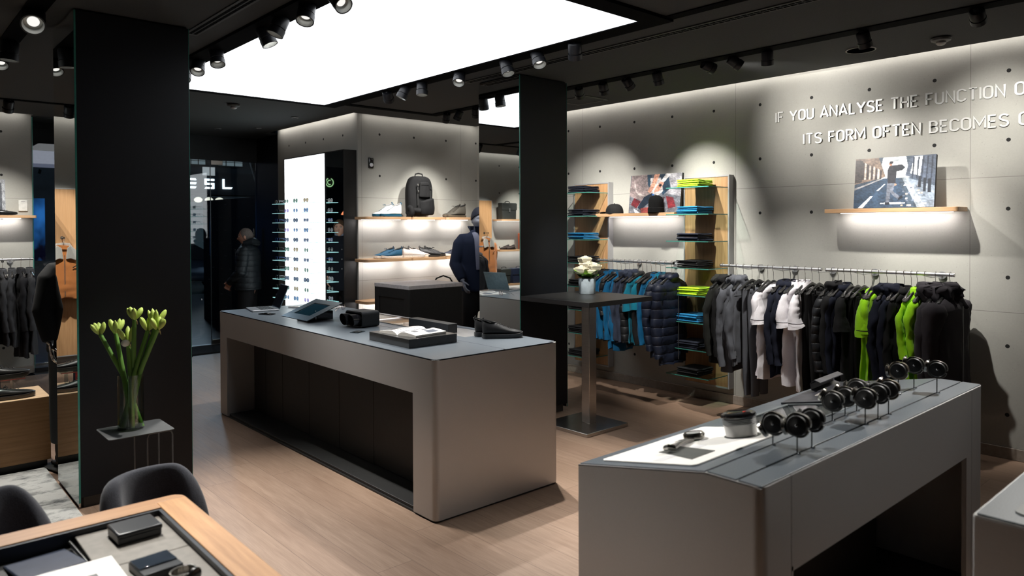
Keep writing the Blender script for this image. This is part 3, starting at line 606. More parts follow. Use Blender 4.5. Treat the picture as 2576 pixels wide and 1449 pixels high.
# ------------------------------------------------------------ watches on rods
def make_watch(x, y, kind, label, dr, hgt=.055, px_r=.034):
    """rod with bent arm and black disc cushion (holder) plus the watch strapped round it"""
    ax = Vector((-.985, -.14, .12)).normalized()      # disc axis, towards the shopper
    ax = Matrix.Rotation(dr, 3, 'Z') @ ax
    q = Vector((0, 0, 1)).rotation_difference(ax).to_matrix().to_4x4()
    h = thing('watch_holder', 'black rod holder carrying '+label, 'holder', (x, y, Z-.006), 0, 'watch holders in the counter grooves')
    SC = 1.28; hgt -= .008
    MB().tube([(.010, 0, 0), (.010, 0, hgt*.9), (.014, 0, hgt), (.018, 0, hgt+.006)], .0024, 8).build('rod', BLACKG, h)
    MB().ell((.003, -.011, .009), (.0055, .0055, .0045), 10, 8).build('set_screw', CHROME, h)
    zc = hgt+.034; cc = Matrix.Translation((.018, 0, zc)) @ q @ Matrix.Scale(SC, 4)
    d = MB(); d.M = cc; d.lathe([(0, -.020), (.024, -.020), (.0265, -.016), (.0265, .016), (.024, .020), (.008, .0205), (.004, .023), (0, .023)], n=28); d.build('disc', BLACK, h); hb = MB(); hb.M = cc; hb.ell((0, 0, .0235), (.0035, .0035, .002), 10, 6); hb.build('hub', CHROME, h)
    w_ = thing('wristwatch', label, 'watch', (x, y, Z-.006))
    mm = {'steel': CHD, 'black': mat('black_rubber', (.02, .02, .02), .45), 'grey': mat('grey_metal', (.22, .215, .20), .3, .8), 'gold': mat('warm_steel', (.50, .42, .34), .25, 1)}[kind[0]]
    st = MB(); st.M = cc; n = 26; rs = []
    for k in range(n+1):
        a = -.95*PI+1.9*PI*k/n+PI/2; sq = 1+.10*abs(math.sin(2*a)); ro = .0305*sq; wid = .010+.002*math.cos(a-PI/2)
        c_, s_ = math.cos(a), math.sin(a); rs.append([(.0272*c_, .0272*s_, -wid), (ro*c_, ro*s_, -wid), (ro*c_, ro*s_, wid), (.0272*c_, .0272*s_, wid)])
    st.rings(rs); st.build('strap', mm, w_, .0006, ang=25)
    c2 = cc @ Matrix.Rotation(kind[1], 4, 'Z') @ Matrix.Translation((0, .030, 0)) @ Matrix.Rotation(-PI/2, 4, 'X')
    k_ = MB(); k_.M = c2; k_.lathe([(0, 0), (.019, 0), (.0215, .002), (.0215, .009), (.018, .0115), (0, .0115)], n=26); k_.build('case', CHD if kind[0] != 'black' else mm, w_)
    g_ = MB(); g_.M = c2; g_.lathe([(.0175, .0118), (0, .0118)], n=26); g_.build('dial', GLOSSB, w_)
    c_ = MB(); c_.M = c2; c_.cyl((.021, 0, .005), (.0255, 0, .005), .003, n=8).cyl((.018, .012, .005), (.022, .014, .005), .0022, n=8); c_.build('crown', CHROME, w_)
    return h, w_
G1, G2 = 1.290, 1.182
for x, y, kd, lb, d_, hh in (
    (2.372, G1, ('steel', .9), 'steel watch with sparkling linked bracelet, leftmost of the watch row', .15, .052),
    (2.335, G2, ('grey', .5), 'lowest and nearest watch with grey-green strap on the front groove', .1, .075),
    (2.440, G2, ('black', .2), 'black watch with buckle just right of the nearest one', .05, .073),
    (2.835, G1, ('grey', -.2), 'charcoal-strapped watch standing alone at the middle of the back groove', .1, .055),
    (2.950, G1, ('steel', -.2), 'watch behind the large steel one in the middle group', .1, .055),
    (2.880, G2, ('steel', 0), 'large bare steel watch in front of the middle group', .05, .078),
    (3.000, G2, ('black', 0), 'black chronograph in the middle of the front groove', .1, .078),
    (3.105, G2, ('gold', -.2), 'warm-toned steel watch at the right of the middle group', .1, .078),
    (3.060, G1, ('grey', .3), 'partly hidden watch at the very back of the middle group', .1, .070),
    (3.500, G1, ('gold', .3), 'pale octagonal steel watch, left of the far three', .0, .085),
    (3.690, G1, ('steel', .0), 'steel watch at the back of the far three', .1, .085),
    (3.660, G2, ('grey', .0), 'dark watch at the far right end of the front groove', .1, .085)):
    make_watch(x, y, kd, lb, d_, hh)

# ------------------------------------------------------------ right corner counter
t = thing('display_counter', 'silver-grey counter cut off by the lower right corner of the photo', 'counter')
BX('shell', SATIN, t, 2.205, 4.0, -.45, .622, .012, .944, bevel=.004); BX('plinth', BLACK, t, 2.22, 3.98, -.43, .60, 0, .012)
BX('edge_rim', MC['bright_edge'], t, 2.205, 4.0, -.45, .622, .944, .946, bevel=.001); MB().prism([(x, y, .946) for x, y in rslab(2.212, 3.99, -.44, .615, .004)], (0, 0, .004)).build('top_slab', SLATE, t, smooth=False)
tag(MB().prism([(x, y, .9505) for x, y in rslab(2.275, 2.75, .12, .548, .025)], (0, 0, .004)).build('desk_mat', mat('leather_grey', (.10, .105, .10), .45), None, .001, smooth=False), 'grey rounded leather mat on the lower right corner counter', 'mat')

# ------------------------------------------------------------ bistro table
t = thing('bistro_table', 'high black square bistro table on a steel column, with roses', 'table', (4.70, 4.32, 0), 0)
zt = 1.11; ax0, ax1, ay0, ay1 = 4.29-4.70, 5.10-4.70, 3.88-4.32, 4.68-4.32
BX('tabletop', mat('table_black', (.022, .021, .021), .38, spec=.5), t, ax0, ax1, ay0, 4.685-4.32, zt-.04, zt, bevel=.0015)
MB().box(-.085, .005, -.145, -.055, .03, zt-.04).build('pole', STEEL, t, .003)
MB().box(-.335, .185, -.345, .175, 0, .03).build('foot_plate', STEEL, t, .003)
# ------------------------------------------------------------ cash desk
t = thing('cash_desk', 'matt black high desk behind the long counter, under the shoe shelves', 'desk', (4.24, 6.35, 0))
b = MB(); b.box(0, .70, 0, .68, .02, 1.06); 
MB().box(.012, .70, 0, .68, .0, 1.06).build('body', BLACK, t, .002)
fr = MB(); fr.box(0, .012, 0, .09, 0, 1.06).box(0, .012, .60, .68, 0, 1.06).box(0, .012, .09, .60, .96, 1.06); fr.build('side_frame', BLACK, t, .002)
MB().box(-.002, .702, -.002, .682, 1.06, 1.10).build('top', mat('desk_top_wall_sheen', (.55, .52, .52), .36, spec=.6), t, .002)  # pale colour holds the bright wall's reflection; the desk itself is black

# ------------------------------------------------------------ steel side table and vase
t = thing('side_table', 'thin dark sheet-metal side table with bent wire legs, under the green flowers', 'side table', (1.0, 4.44, 0))
DM = mat('powder_grey', (.085, .088, .09), .45)
MB().prism([(x, y, .548) for x, y in rslab(0, .345, 0, .305, .02)], (0, 0, .004)).build('tabletop', DM, t, smooth=False)
for x0, x1, y in ((.20, .335, .02), (.20, .335, .285)):
    MB().tube([(x0, y, 0), (x0, y, .52), (x0+.006, y, .538), (x0+.018, y, .544), (x1-.018, y, .544), (x1-.006, y, .538), (x1, y, .52), (x1, y, 0)], .0042, 8).build('leg', DM, t)
MB().tube([(.20, .02, .005), (.20, .285, .005)], .004, 8).build('foot_rail', DM, t)
# ------------------------------------------------------------ clothes wall: oak towers with glass shelves
LEDM = emis('led_strip', (1, .95, .95), 2.2)
def tower(y0, y1, label):
    t = thing('shelf_tower', label, 'shelf', (6.25, y0, 0)); w_ = y1-y0
    BX('oak_panel', OAK, t, -.075, -.03, .014, w_-.014, .165, 2.19, bevel=.001)
    fr = MB(); rect = MB()
    for b in ((-.08, 0, 0, .014, .15, 2.205), (-.08, 0, w_-.014, w_, .15, 2.205), (-.08, 0, .014, w_-.014, .15, .165), (-.08, 0, .014, w_-.014, 2.19, 2.205)): fr.box(*b)
    fr.build('frame', mat('frame_alu', (.34, .34, .34), .5, .2, .02), t, smooth=False)
    for k in range(8):
        z = 2.088-.2575*k
        s = MB().box(-.40, -.075, .02, w_-.02, z-.008, z).build('glass_shelf', SHELFG, t, smooth=False)
        e = MB().box(-.4015, -.3995, .02, w_-.02, z-.008, z).box(-.40, -.075, .0185, .0205, z-.008, z).box(-.40, -.075, w_-.0205, w_-.0185, z-.008, z).build('glass_edge', GREEN_EDGE, s, smooth=False)
    return t
tower(3.79, 4.305, 'oak shelf tower with glass shelves right of the hat shelf'); tower(5.29, 5.82, 'oak shelf tower with glass shelves half hidden by the dark column')
# folded garments
COLS = {'lime': lin((178, 226, 34)), 'blue': lin((16, 102, 146)), 'navy': lin((34, 38, 52)), 'black': (.010, .010, .011), 'dark navy': (.008, .010, .018)}
def folded(col, seed):
    rnd = random.Random(seed); mb = MB(); n = 13; rs = []
    W_ = .225; D_ = .265
    ph = rnd.random()*6
    for k, u in enumerate((0, .008, .025, .055, .12, .25, .4, .52, .62, .74, .84, .93, 1)):
        x = -D_/2+D_*u; rs_ = []
        h = .0158*((.30, .70, .93, 1)[k]) if k < 4 else .0160-.004*u+.0014*math.sin(7*u+ph)
        lift = .0016*math.sin(9*u+ph)+(.004*rnd.random() if u > .8 else 0)
        hw = W_/2*(1-.05*rnd.random()*(u > .1))
        z0 = .0004+max(0, lift)+((.0158-h)/2 if k < 3 else 0); z1 = z0+h
        rs.append([(x, -hw, z0), (x, -hw-.004, (z0+z1)/2), (x, -hw, z1), (x, -hw*.3, z1+.001), (x, hw*.4, z1+.0005), (x, hw, z1), (x, hw+.004, (z0+z1)/2), (x, hw, z0), (x, 0, z0)])
    return mb.rings(rs)
FP = {}
ORD = ('bottom', 'second from bottom', 'third from bottom', 'top')
NTH = ('top', 'second', 'third', 'fourth', 'fifth', 'sixth', 'seventh', 'lowest')
def stacks(yc, cols, side):
    for k, cn in enumerate(cols):
        z = 2.0885-.2575*k
        for i in range(4):
            key = (cn, i)
            if key not in FP:
                o = folded(cn, 31*i+len(cn)).build('folded_garment', cloth('fold_'+cn, COLS[cn], .15, 30), None, ang=60); FP[key] = o
            else: o = FP[key].copy(); C.objects.link(o)
            o.location = (5.99+.006*math.sin(i*3+k), yc+.006*math.sin(i*5+k*2), z+.0182*i); o.rotation_euler = (0, 0, .05*math.sin(i*7+k*3))
            tag(o, f'{cn} folded garment, {ORD[i]} in pile, {NTH[k]} shelf, {side} oak tower', 'folded garment', f'folded garments on the {side} tower')
stacks(4.05, ('lime', 'blue', 'navy', 'black', 'lime', 'blue', 'dark navy', 'black'), 'right')
stacks(5.50, ('dark navy', 'dark navy', 'blue', 'black', 'black', 'black', 'black', 'black'), 'left')
# oak wall shelves with light strip below
def wall_shelf(name, label, x0, x1, y0, y1, z, m, led, r=.05, rot=(0, -.6, 0), power=LED_W*1.0):
    t = thing('wall_shelf', label, 'shelf', ((x0+x1)/2, (y0+y1)/2, z-.032))
    hx, hy = (x1-x0)/2, (y1-y0)/2
    MB().prism([(x, y, 0) for x, y in rslab(-hx, hx, -hy, hy, r)] if r else [(-hx, -hy, 0), (hx, -hy, 0), (hx, hy, 0), (-hx, hy, 0)], (0, 0, .032)).build('board', m, t, .001, ang=30)
    lx0, lx1, ly0, ly1 = led
    MB().box(lx0, lx1, ly0, ly1, -.006, .0005).build('light_strip', LEDM, t, smooth=False)
    area('shelf_light', ((lx0+lx1)/2, (ly0+ly1)/2, -.009), lx1-lx0, ly1-ly0, rot, power*.6, (1, .94, .93), t)
    return t
wall_shelf('s', 'oak wall shelf with hats and a leaning picture between the oak towers', 6.0, 6.25, 4.30, 5.33, 1.852, OAKY, (.02, .055, -.44, .44), 0, power=5)
wall_shelf('s', 'oak wall shelf carrying the street picture under the slogan', 6.0, 6.25, 1.80, 2.80, 1.852, OAKY, (.02, .055, -.42, .42), .03, power=6)
# pictures leaning on them: printed faces on a thick canvas block
INK = printmat()
def canvas(label, loc, w_, h_, lean, polys, rz=0):
    """picture in local x(right) z(up), facing -y; built then turned to face -x"""
    t = thing('picture', label, 'picture', loc, rz); t.rotation_euler = Euler((-lean, 0, rz), 'XYZ')
    BX('canvas_block', mat('canvas_black', (.012, .012, .013), .6), t, -w_/2, w_/2, 0, .03, 0, h_, bevel=.002)
    nx, ny = 150, 100; rj = random.Random(len(polys)); cols = [None]*(nx*ny)
    for col, pts in polys:
        us = [p[0] for p in pts]; vs = [p[1] for p in pts]
        for i in range(max(0, int(min(us)*nx)), min(nx, int(max(us)*nx)+1)):
            for j in range(max(0, int(min(vs)*ny)), min(ny, int(max(vs)*ny)+1)):
                x, y = (i+.5)/nx, (j+.5)/ny; ins = False; q = len(pts)-1
                for k in range(len(pts)):
                    if (pts[k][1] > y) != (pts[q][1] > y) and x < (pts[q][0]-pts[k][0])*(y-pts[k][1])/(pts[q][1]-pts[k][1])+pts[k][0]: ins = not ins
                    q = k
                if ins: cols[i*ny+j] = col
    inks = []
    for i in range(nx):
        for j in range(ny):
            c = cols[i*ny+j] or (90, 90, 96); x, y = i/nx, j/ny
            g = 1+.34*mnoise.noise(Vector((x*9, y*9, len(polys))))+.30*mnoise.noise(Vector((x*34+y*12, y*30, 4)))+rj.uniform(-.07, .07)
            inks.append(lin([max(0, min(255, v*g)) for v in c]))
    me = bpy.data.meshes.new('printed_picture'); me.from_pydata([((i/(nx-1)-.5)*w_, -.0006, j/(ny-1)*h_) for i in range(nx) for j in range(ny)], [], [(i*ny+j, (i+1)*ny+j, (i+1)*ny+j+1, i*ny+j+1) for i in range(nx-1) for j in range(ny-1)])
    at = me.color_attributes.new('ink', 'FLOAT_COLOR', 'POINT'); at.data.foreach_set('color', [x for c in inks for x in (*c, 1)])
    o = bpy.data.objects.new('printed_picture', me); C.objects.link(o); me.materials.append(INK); o.parent = t
    return t
def R_(c, x0, y0, x1, y1): return (c, [(x0, y0), (x1, y0), (x1, y1), (x0, y1)])
def ELP(c, x, y, rx, ry, n=14, a0=0): return (c, [(x+rx*math.cos(2*PI*k/n)*math.cos(a0)-ry*math.sin(2*PI*k/n)*math.sin(a0), y+rx*math.cos(2*PI*k/n)*math.sin(a0)+ry*math.sin(2*PI*k/n)*math.cos(a0)) for k in range(n)])
rr = random.Random(3)
street = [R_((60, 72, 84), 0, 0, 1, 1), ((206, 214, 218), [(.30, .58), (.70, .58), (.64, 1), (.36, 1)]), ((236, 240, 242), [(.38, .60), (.62, .62), (.60, .9), (.44, .9)])]
street += [((122, 104, 90), [(0, .48), (0, 1), (.30, 1), (.40, .62), (.34, .58)]), ((66, 58, 54), [(0, .50), (0, .97), (.10, .96), (.10, .53)])]
for k in range(9): street.append(((190, 180, 168) if k % 2 else (64, 56, 54), [(.10+.028*k, .57), (.122+.028*k, .575), (.122+.028*k, .90-.02*k), (.10+.028*k, .93-.02*k)]))
street += [((70, 78, 92), [(.64, .62), (.70, 1), (1, 1), (1, .42)]), ((208, 212, 210), [(.70, .66), (.74, .98), (.84, .98), (.82, .6)])]
for k in range(5): street.append(((34, 40, 52), [(.72+.055*k, .56-.01*k), (.735+.055*k, .55-.01*k), (.75+.055*k, .97), (.73+.055*k, .97)]))
street += [((150, 160, 168), [(.60, .58), (.68, .58), (.92, .0), (.80, .0)]), ((120, 130, 142), [(.66, .58), (1, .40), (1, 0), (.90, 0)]), ((46, 62, 80), [(0, 0), (0, .42), (.36, .58), (.56, .58), (.70, 0)]),
           ((224, 230, 232), [(.06, .0), (.12, .0), (.25, .24), (.215, .24)]), ((210, 218, 222), [(.29, .34), (.32, .34), (.40, .47), (.385, .47)]), ((150, 148, 148), [(0, .36), (0, .40), (.36, .585), (.37, .575)])]
for k in range(26):
    x, y = .58+.3*rr.random(), .02+.42*rr.random(); street.append((rr.choice(((236, 236, 230), (190, 170, 150), (96, 104, 118))), [(x, y), (x+.03, y), (x+.028, y+.03), (x+.004, y+.03)]))
for x, y0, y1 in ((.80, .38, .60), (.86, .30, .56), (.915, .28, .54)): street.append(R_((22, 24, 30), x, y0, x+.035, y1))
street += [ELP((206, 216, 222), .50, .09, .16, .02), ((96, 100, 110), [(.42, .50), (.52, .50), (.50, .32), (.57, .24), (.60, .17), (.57, .16), (.50, .24), (.47, .30), (.46, .10), (.41, .10), (.42, .30)]),
           ((24, 24, 28), [(.41, .06), (.47, .06), (.46, .11), (.41, .11)]), ((22, 22, 26), [(.56, .13), (.63, .20), (.60, .24), (.57, .19)]), ((38, 36, 40), [(.425, .48), (.525, .48), (.54, .78), (.50, .83), (.44, .82), (.42, .74)]),
           ((26, 27, 32), [(.48, .70), (.60, .72), (.64, .78), (.60, .84), (.49, .83)]), ELP((150, 106, 84), .455, .86, .022, .04), ELP((28, 24, 24), .463, .885, .026, .03), ELP((160, 116, 92), .525, .45, .014, .025)]
canvas('canvas picture of a person with holdall crossing a wet street, right shelf', (6.055, 2.275, 1.856), .60, .405, .12, street, -PI/2)
sport = [R_((96, 98, 104), 0, 0, 1, 1), ((132, 118, 116), [(0, .45), (.02, 1), (.38, 1), (.55, .4), (.3, .3)]), ((172, 160, 156), [(.07, .9), (.16, .55), (.36, .42), (.20, .45), (.1, .6)]), ((150, 148, 152), [(.68, .5), (.70, 1), (1, 1), (1, .4)]),
         ((40, 62, 78), [(.33, 1), (.42, .98), (.44, .62), (.36, .70)]), ((34, 54, 70), [(.58, .98), (.74, .98), (.80, .62), (.66, .44), (.58, .70)]), ((196, 190, 188), [(.40, .9), (.60, .9), (.66, .55), (.52, .38), (.42, .45)]),
         ((206, 150, 126), [(.48, 1), (.58, 1), (.50, .70), (.42, .50), (.36, .56), (.44, .78)]), ((208, 204, 202), [(.70, 1), (.80, 1), (.66, .76), (.60, .80)]), ((204, 146, 122), [(.60, .80), (.67, .76), (.58, .55), (.48, .52), (.52, .66)]), ELP((22, 22, 28), .60, .70, .03, .035),
         ((44, 96, 160), [(.44, .50), (.50, .48), (.44, .34)]), ((24, 34, 46), [(.30, .42), (.46, .52), (.44, .30), (.24, .08), (.18, .14)]), ((96, 30, 32), [(.10, .40), (.24, .30), (.16, .12), (.04, .22)]), ((104, 32, 36), [(.72, .42), (.86, .38), (.92, .14), (.78, .10)]),
         ((140, 62, 56), [(.24, .12), (.46, .16), (.44, .0), (.26, .0)]), ((206, 214, 226), [(.10, .12), (.24, .0), (.14, .0)]), ((60, 40, 42), [(.50, .34), (.70, .40), (.66, .02), (.50, .04)])]
for k in range(60):
    x, y = rr.random()*.95, rr.random()*.5; g_ = rr.randint(60, 170); sport.insert(1, ((g_, g_, g_+6), [(x, y), (x+.03, y+.005), (x+.02, y+.03)]))
canvas('canvas picture of tied hands and sports gear, leaning behind the beanie', (6.095, 4.625, 1.856), .65, .40, .12, sport, -PI/2)
# hats
CAPM = cloth('cap_black', (.007, .007, .007), .3, 20, 0)
t = thing('cap', 'black peaked cap lying at the left end of the hat shelf', 'cap', (6.08, 5.13, 1.852), -.1)
rs = []
for k in range(9):
    a = k/8*PI/2; rs.append([(.088*math.cos(a)**.7*math.cos(2*PI*i/24)*(1 if k < 8 else .02), .105*math.cos(a)**.7*math.sin(2*PI*i/24)*(1 if k < 8 else .02), .012+.095*math.sin(a)) for i in range(24)])
MB().rings([[(p[0], p[1], .0) for p in rs[0]]]+rs).build('crown', CAPM, t, ang=80)
MB().rings([[(x*.6-.02, .085+s*.08, .016-.012*s*s+dz) for x, s in ((-.11, 0), (-.12, .5), (-.08, 1), (.0, 1.2), (.08, 1), (.12, .5), (.11, 0))] for dz in (0, .004)]).build('peak', CAPM, t, ang=80)
MB().ell((0, 0, .108), (.007, .007, .005)).build('button', CAPM, t)
t = thing('beanie', 'tall black knitted beanie standing in front of the sports picture', 'hat', (6.04, 4.55, 1.852))
KN = mat('knit_black', (.005, .005, .005), .95, 0, .2, 6, .7, .004, (16, 16, .6), 0, spec=.15)
MB().lathe([(0, 0), (.075, 0), (.083, .004), (.082, .05), (.076, .055)], n=36).build('cuff', KN, t)
MB().lathe([(.076, .05), (.076, .10), (.073, .13), (.062, .158), (.035, .176), (0, .181)], n=36).build('crown', KN, t)
MB().tube([(0, 0, .180), (.0, .01, .19), (0, .02, .187)], .0025, 6).build('loop', KN, t)

# ------------------------------------------------------------ rails
def rail(p0, p1, label, dirn, arms):
    """p0-p1 tube; dirn = towards the wall, arms = distances along the tube"""
    t = thing('clothes_rail', label, 'clothes rail', p0); d = Vector(p1)-Vector(p0); n = d.normalized()
    MB().cyl((0, 0, 0), tuple(d), .0125, n=18).build('tube', ALU, t)
    MB().cyl(tuple(-n*.006), (0, 0, 0), .0145, n=18).cyl(tuple(d), tuple(d+n*.006), .0145, n=18).build('end_cap', CHROME, t)
    for a in arms:
        q = n*a; MB().tube([tuple(q+Vector((0, 0, -.008))), tuple(q+Vector(dirn)*.4+Vector((0, 0, -.02))), tuple(q+Vector(dirn))], .008, 10).build('bracket', ALU, t)
        MB().cyl(tuple(q+Vector(dirn)-Vector(dirn).normalized()*.008), tuple(q+Vector(dirn)), .03, n=20).build('wall_rose', ALU, t)
    return t
RZ = 1.357
rail((5.85, 4.20, RZ), (5.85, 5.16, RZ), 'left clothes rail with blue shirts and navy puffer jackets, left of the oak tower', (.39, 0, -.03), (.25, .72))
rail((5.85, 2.745, RZ), (5.85, 3.675, RZ), 'middle clothes rail with grey and white clothes under the concrete wall', (.39, 0, -.03), (.08, .42, .75))
rail((5.85, 1.775, RZ), (5.85, 2.70, RZ), 'right clothes rail with lime shirts and black parkas', (.39, 0, -.03), (.2, .7))
rail((.44, 9.86, RZ+.01), (1.46, 9.86, RZ+.01), 'clothes rail with grey blazers at the left edge of the photo', (0, .38, -.03), (.1, .85))

# ------------------------------------------------------------ hangers and garments
def hanger_mesh():
    t = thing('clothes_hanger', '', 'hanger')
    pth = [(.012, 0, -.012)]+[(.017*math.cos(a), 0, .0045+.0*a+.017*math.sin(a)) for a in [math.radians(-30+24*k) for k in range(9)]]+[(-.012, 0, -.018), (-.002, 0, -.04), (0, 0, -.10)]
    MB().tube(pth, .0019, 7, up=(0, 1, 0)).build('hook', CHROME, t)
    b = MB(); rs = []
    n = 20
    for k in range(n+1):
        u = -1+2*k/n; x = .212*u; z = -.105-.082*abs(u)**1.15; hh = .038-.020*abs(u); th = .007+.012*abs(u)**2; e = .35 if k in (0, n) else 1
        rs.append([(x, th*math.cos(2*PI*i/10)*e, z-hh/2+hh/2*math.sin(2*PI*i/10)*e) for i in range(10)])
    b.rings(rs).build('arms', PLASTIC, t); return t
HP = [None]; HG = []
def hang(pos, rz, label, group):
    if HP[0] is None: HP[0] = hanger_mesh(); o = HP[0]
    else: o = copy_tree(HP[0])
    o.location = pos; o.rotation_euler = (0, 0, rz); o['label'] = label; o['group'] = group; return o
def wr(p, amp, f, s0):
    v = Vector((p[0]*f, p[1]*f*1.3, p[2]*f*.55+s0)); a = mnoise.noise(v); r = 1-2*abs(mnoise.noise(v*1.9+Vector((7, 3, 1))))
    return (p[0]+amp*.5*mnoise.noise(v+Vector((5, 5, 5))), p[1]+amp*(a+.45*r), p[2]+amp*.3*a)
def dense(rows, k):
    out = []
    for a, b in zip(rows, rows[1:]):
        for i in range(k): out.append(tuple(x+(y-x)*i/k for x, y in zip(a, b)))
    return out+[rows[-1]]
def torso(mb, L, w0, th, rnd, top=-.145, flare=1.0, nk=.065, fold=1.0, n=28):
    rows = [(0, nk, .022), (.012, nk*1.45, .026), (.035, w0*.72, .032), (.065, w0*.95, th*.8), (.11, w0*1.0, th), (.25, w0*.96, th*1.0), (.45, w0*.95, th*.95), (.65, w0*.97*flare, th*.9), (.85, w0*.98*flare, th*.85), (1, w0*flare, th*.8)]
    p1, p2, p3 = [rnd.random()*6.3 for _ in range(3)]; rs = []; s0 = rnd.random()*50
    for u, a, b in rows[:4]+dense(rows[4:], 5):
        z = top-(u*L if u > .11 else u/.11*.11*min(L, .62)*1.55); g = max(0, u-.12)*fold
        ring = []
        for i in range(n):
            t = 2*PI*i/n; c, s = math.cos(t), math.sin(t); x = a*(abs(c)**.75)*(1 if c >= 0 else -1); y = b*(abs(s)**.8)*(1 if s >= 0 else -1)
            y += g*.016*(math.sin(x*38+p1)+.6*math.sin(x*71+p2))+g*.012*math.sin(x*9+p3); x += g*.008*math.sin(5*t+p2)
            ring.append(wr((x, y, z+g*.012*math.sin(2*t+p1)), .016*min(1, u*5+.15), 11, s0))
        rs.append(ring)
    return mb.rings(rs)
def sleeve(mb, side, L, w0, r0, r1, rnd, swing=0, bend=.02, top=-.145):
    pth, R = [], []; n = 26; ph = rnd.random()*6; s0 = rnd.random()*50
    for k in range(n+1):
        u = k/n; pth.append((side*(w0*.86+.030*min(1, u*3.2)-.012*u+.006*math.sin(7*u+ph)), swing*u+bend*math.sin(u*PI), top-.052-L*u)); R.append((r0+(r1-r0)*u)*(1+.05*math.sin(11*u+ph))*(.62 if k == 0 else .85 if k == 1 else 1))
    o = len(mb.v); mb.tube(pth, R, 16, .72, up=(1, 0, 0)); mb.v[o:] = [wr(q, .020 if L > .4 else .012, 17, s0) for q in mb.v[o:]]; return mb
def collar(mb, h, r, rnd, top=-.145, puff=0):
    rs = []; n = 20
    for k in range(6):
        u = k/5; rr_ = r*(1.12-.2*u)+puff*math.sin(u*PI)
        rs.append([(rr_*1.25*math.cos(2*PI*i/n), rr_*.75*math.sin(2*PI*i/n)+.004*math.sin(3*2*PI*i/n), top-.012+h*u+.008*math.cos(2*PI*i/n)) for i in range(n)])
    rs.append([(p[0]*.75, p[1]*.7, p[2]-.012) for p in rs[-1]]); return mb.rings(rs)
def hood(mb, s, rnd, top=-.145):
    """soft hood fallen over the shoulders"""
    n = 30; rs = []
    p = rnd.random()*6
    s0 = rnd.random()*50
    for k in range(15):
        u = k/14; a = u*PI; rr_ = s*(.045+.042*math.sin(a))
        rs.append([wr(((rr_*1.5+.010*s*math.sin(3*t+p+u*4))*math.cos(t), (rr_*.80+.010*s*math.sin(4*t+p+u*3))*math.sin(t)+.014*s*math.sin(a), top-.085*s+.150*s*u-.035*s*math.cos(t)*math.sin(a)), .036*s, 19, s0) for t in [2*PI*i/n for i in range(n)]])
    return mb.rings(rs)
def garment(kind, m, pos, rz, label, cat, group, L=.80, th=.045, w0=.205, seed=0, swing=0, sl=None, accent=None, name=None):
    rnd = random.Random(seed); t = thing(name or cat.replace(' ', '_'), label, cat, pos, rz, group)
    if kind == 'trousers':
        cl = BX('waistband', m, t, -.155, .155, -.02, .02, -.225, -.185, bevel=.008)
        for sx in (-1, 1):
            mb = MB(); pth = []; R = []
            for k in range(11): u = k/10; pth.append((sx*(.080-.012*u), .006*math.sin(5*u+seed), -.20-(L-.2)*u)); R.append(.082-.030*u+.003*math.sin(13*u+seed))
            mb.tube(pth, R, 14, .42, up=(1, 0, 0)); mb.build('leg', m, t, ang=80)
        for sx in (-1, 1): BX('clip', PLASTIC, t, sx*.11-.012, sx*.11+.012, -.024, .024, -.205, -.16)
        return t
    torso(MB(), L, w0, th, rnd, flare=1.0).build('body', m, t, ang=80) if False else None
    mb = MB(); torso(mb, L, w0, th, rnd); mb.build('body', m, t, ang=80)
    short = kind in ('tee', 'polo')
    for sd in (-1, 1):
        mb = MB()
        if short: sleeve(mb, sd, sl or .27, w0, th*1.25, .082, rnd, swing, .01)
        else: sleeve(mb, sd, sl or .60, w0, th*1.35, .043 if kind != 'puffer' else .055, rnd, swing, .03)
        s_ = mb.build('sleeve', m, t, ang=80)
        if short and accent: 
            q = MB(); e = s_.data.vertices; zz = -.145-.052-(sl or .27)+.035; x_ = sd*(w0*.86+.02)
            q.tube([(x_-.0, swing*.9, zz+.003), (x_, swing*.9, zz-.003)], .083, 12, .74, up=(1, 0, 0), caps=False); q.build('stripe', accent, s_, ang=80)
    mb = MB()
    if kind in ('hoodie', 'parka'): hood(mb, .95 if kind == 'hoodie' else 1.35, rnd).build('hood', m, t, ang=80)
    elif kind == 'tee': collar(mb, .022, .058, rnd).build('collar', m, t, ang=80)
    else: collar(mb, .055, .058, rnd, puff=.012 if kind in ('puffer', 'jacket') else 0).build('collar', m, t, ang=80)
    if kind in ('jacket', 'hoodie', 'parka', 'puffer', 'blazer'):
        z_ = MB().box(-.004, .004, -th-.014, -th-.010, -.145-L*.95, -.22); z_.build('zip', mat('zip_metal', (.10, .10, .10), .35, .6), t, smooth=False)
    return t
GM = dict(
    black=cloth('garment_black', (.0085, .0085, .009)), navy=cloth('garment_navy', (.008, .010, .020)), grey=cloth('garment_grey', lin((82, 84, 90))), dgrey=cloth('garment_charcoal', lin((48, 48, 51))),
    olive=cloth('garment_olive_black', (.014, .015, .013)), white=cloth('garment_white', lin((226, 222, 226)), .3), lime=cloth('garment_lime', lin((150, 214, 22)), .3), blue=cloth('garment_blue', lin((12, 88, 130))), teal=cloth('garment_teal', lin((14, 108, 130))),
    slate=cloth('garment_slate', lin((52, 58, 74))), puff=quilt('puffer_navy', lin((24, 30, 46))), puffb=quilt('puffer_black', (.010, .011, .013), .07), parka=cloth('garment_parka', lin((50, 47, 51)), .5, 6), bgrey=cloth('garment_blazer', lin((74, 75, 78)), .25))
STR = mat('stripe_black', (.01, .01, .01), .5)
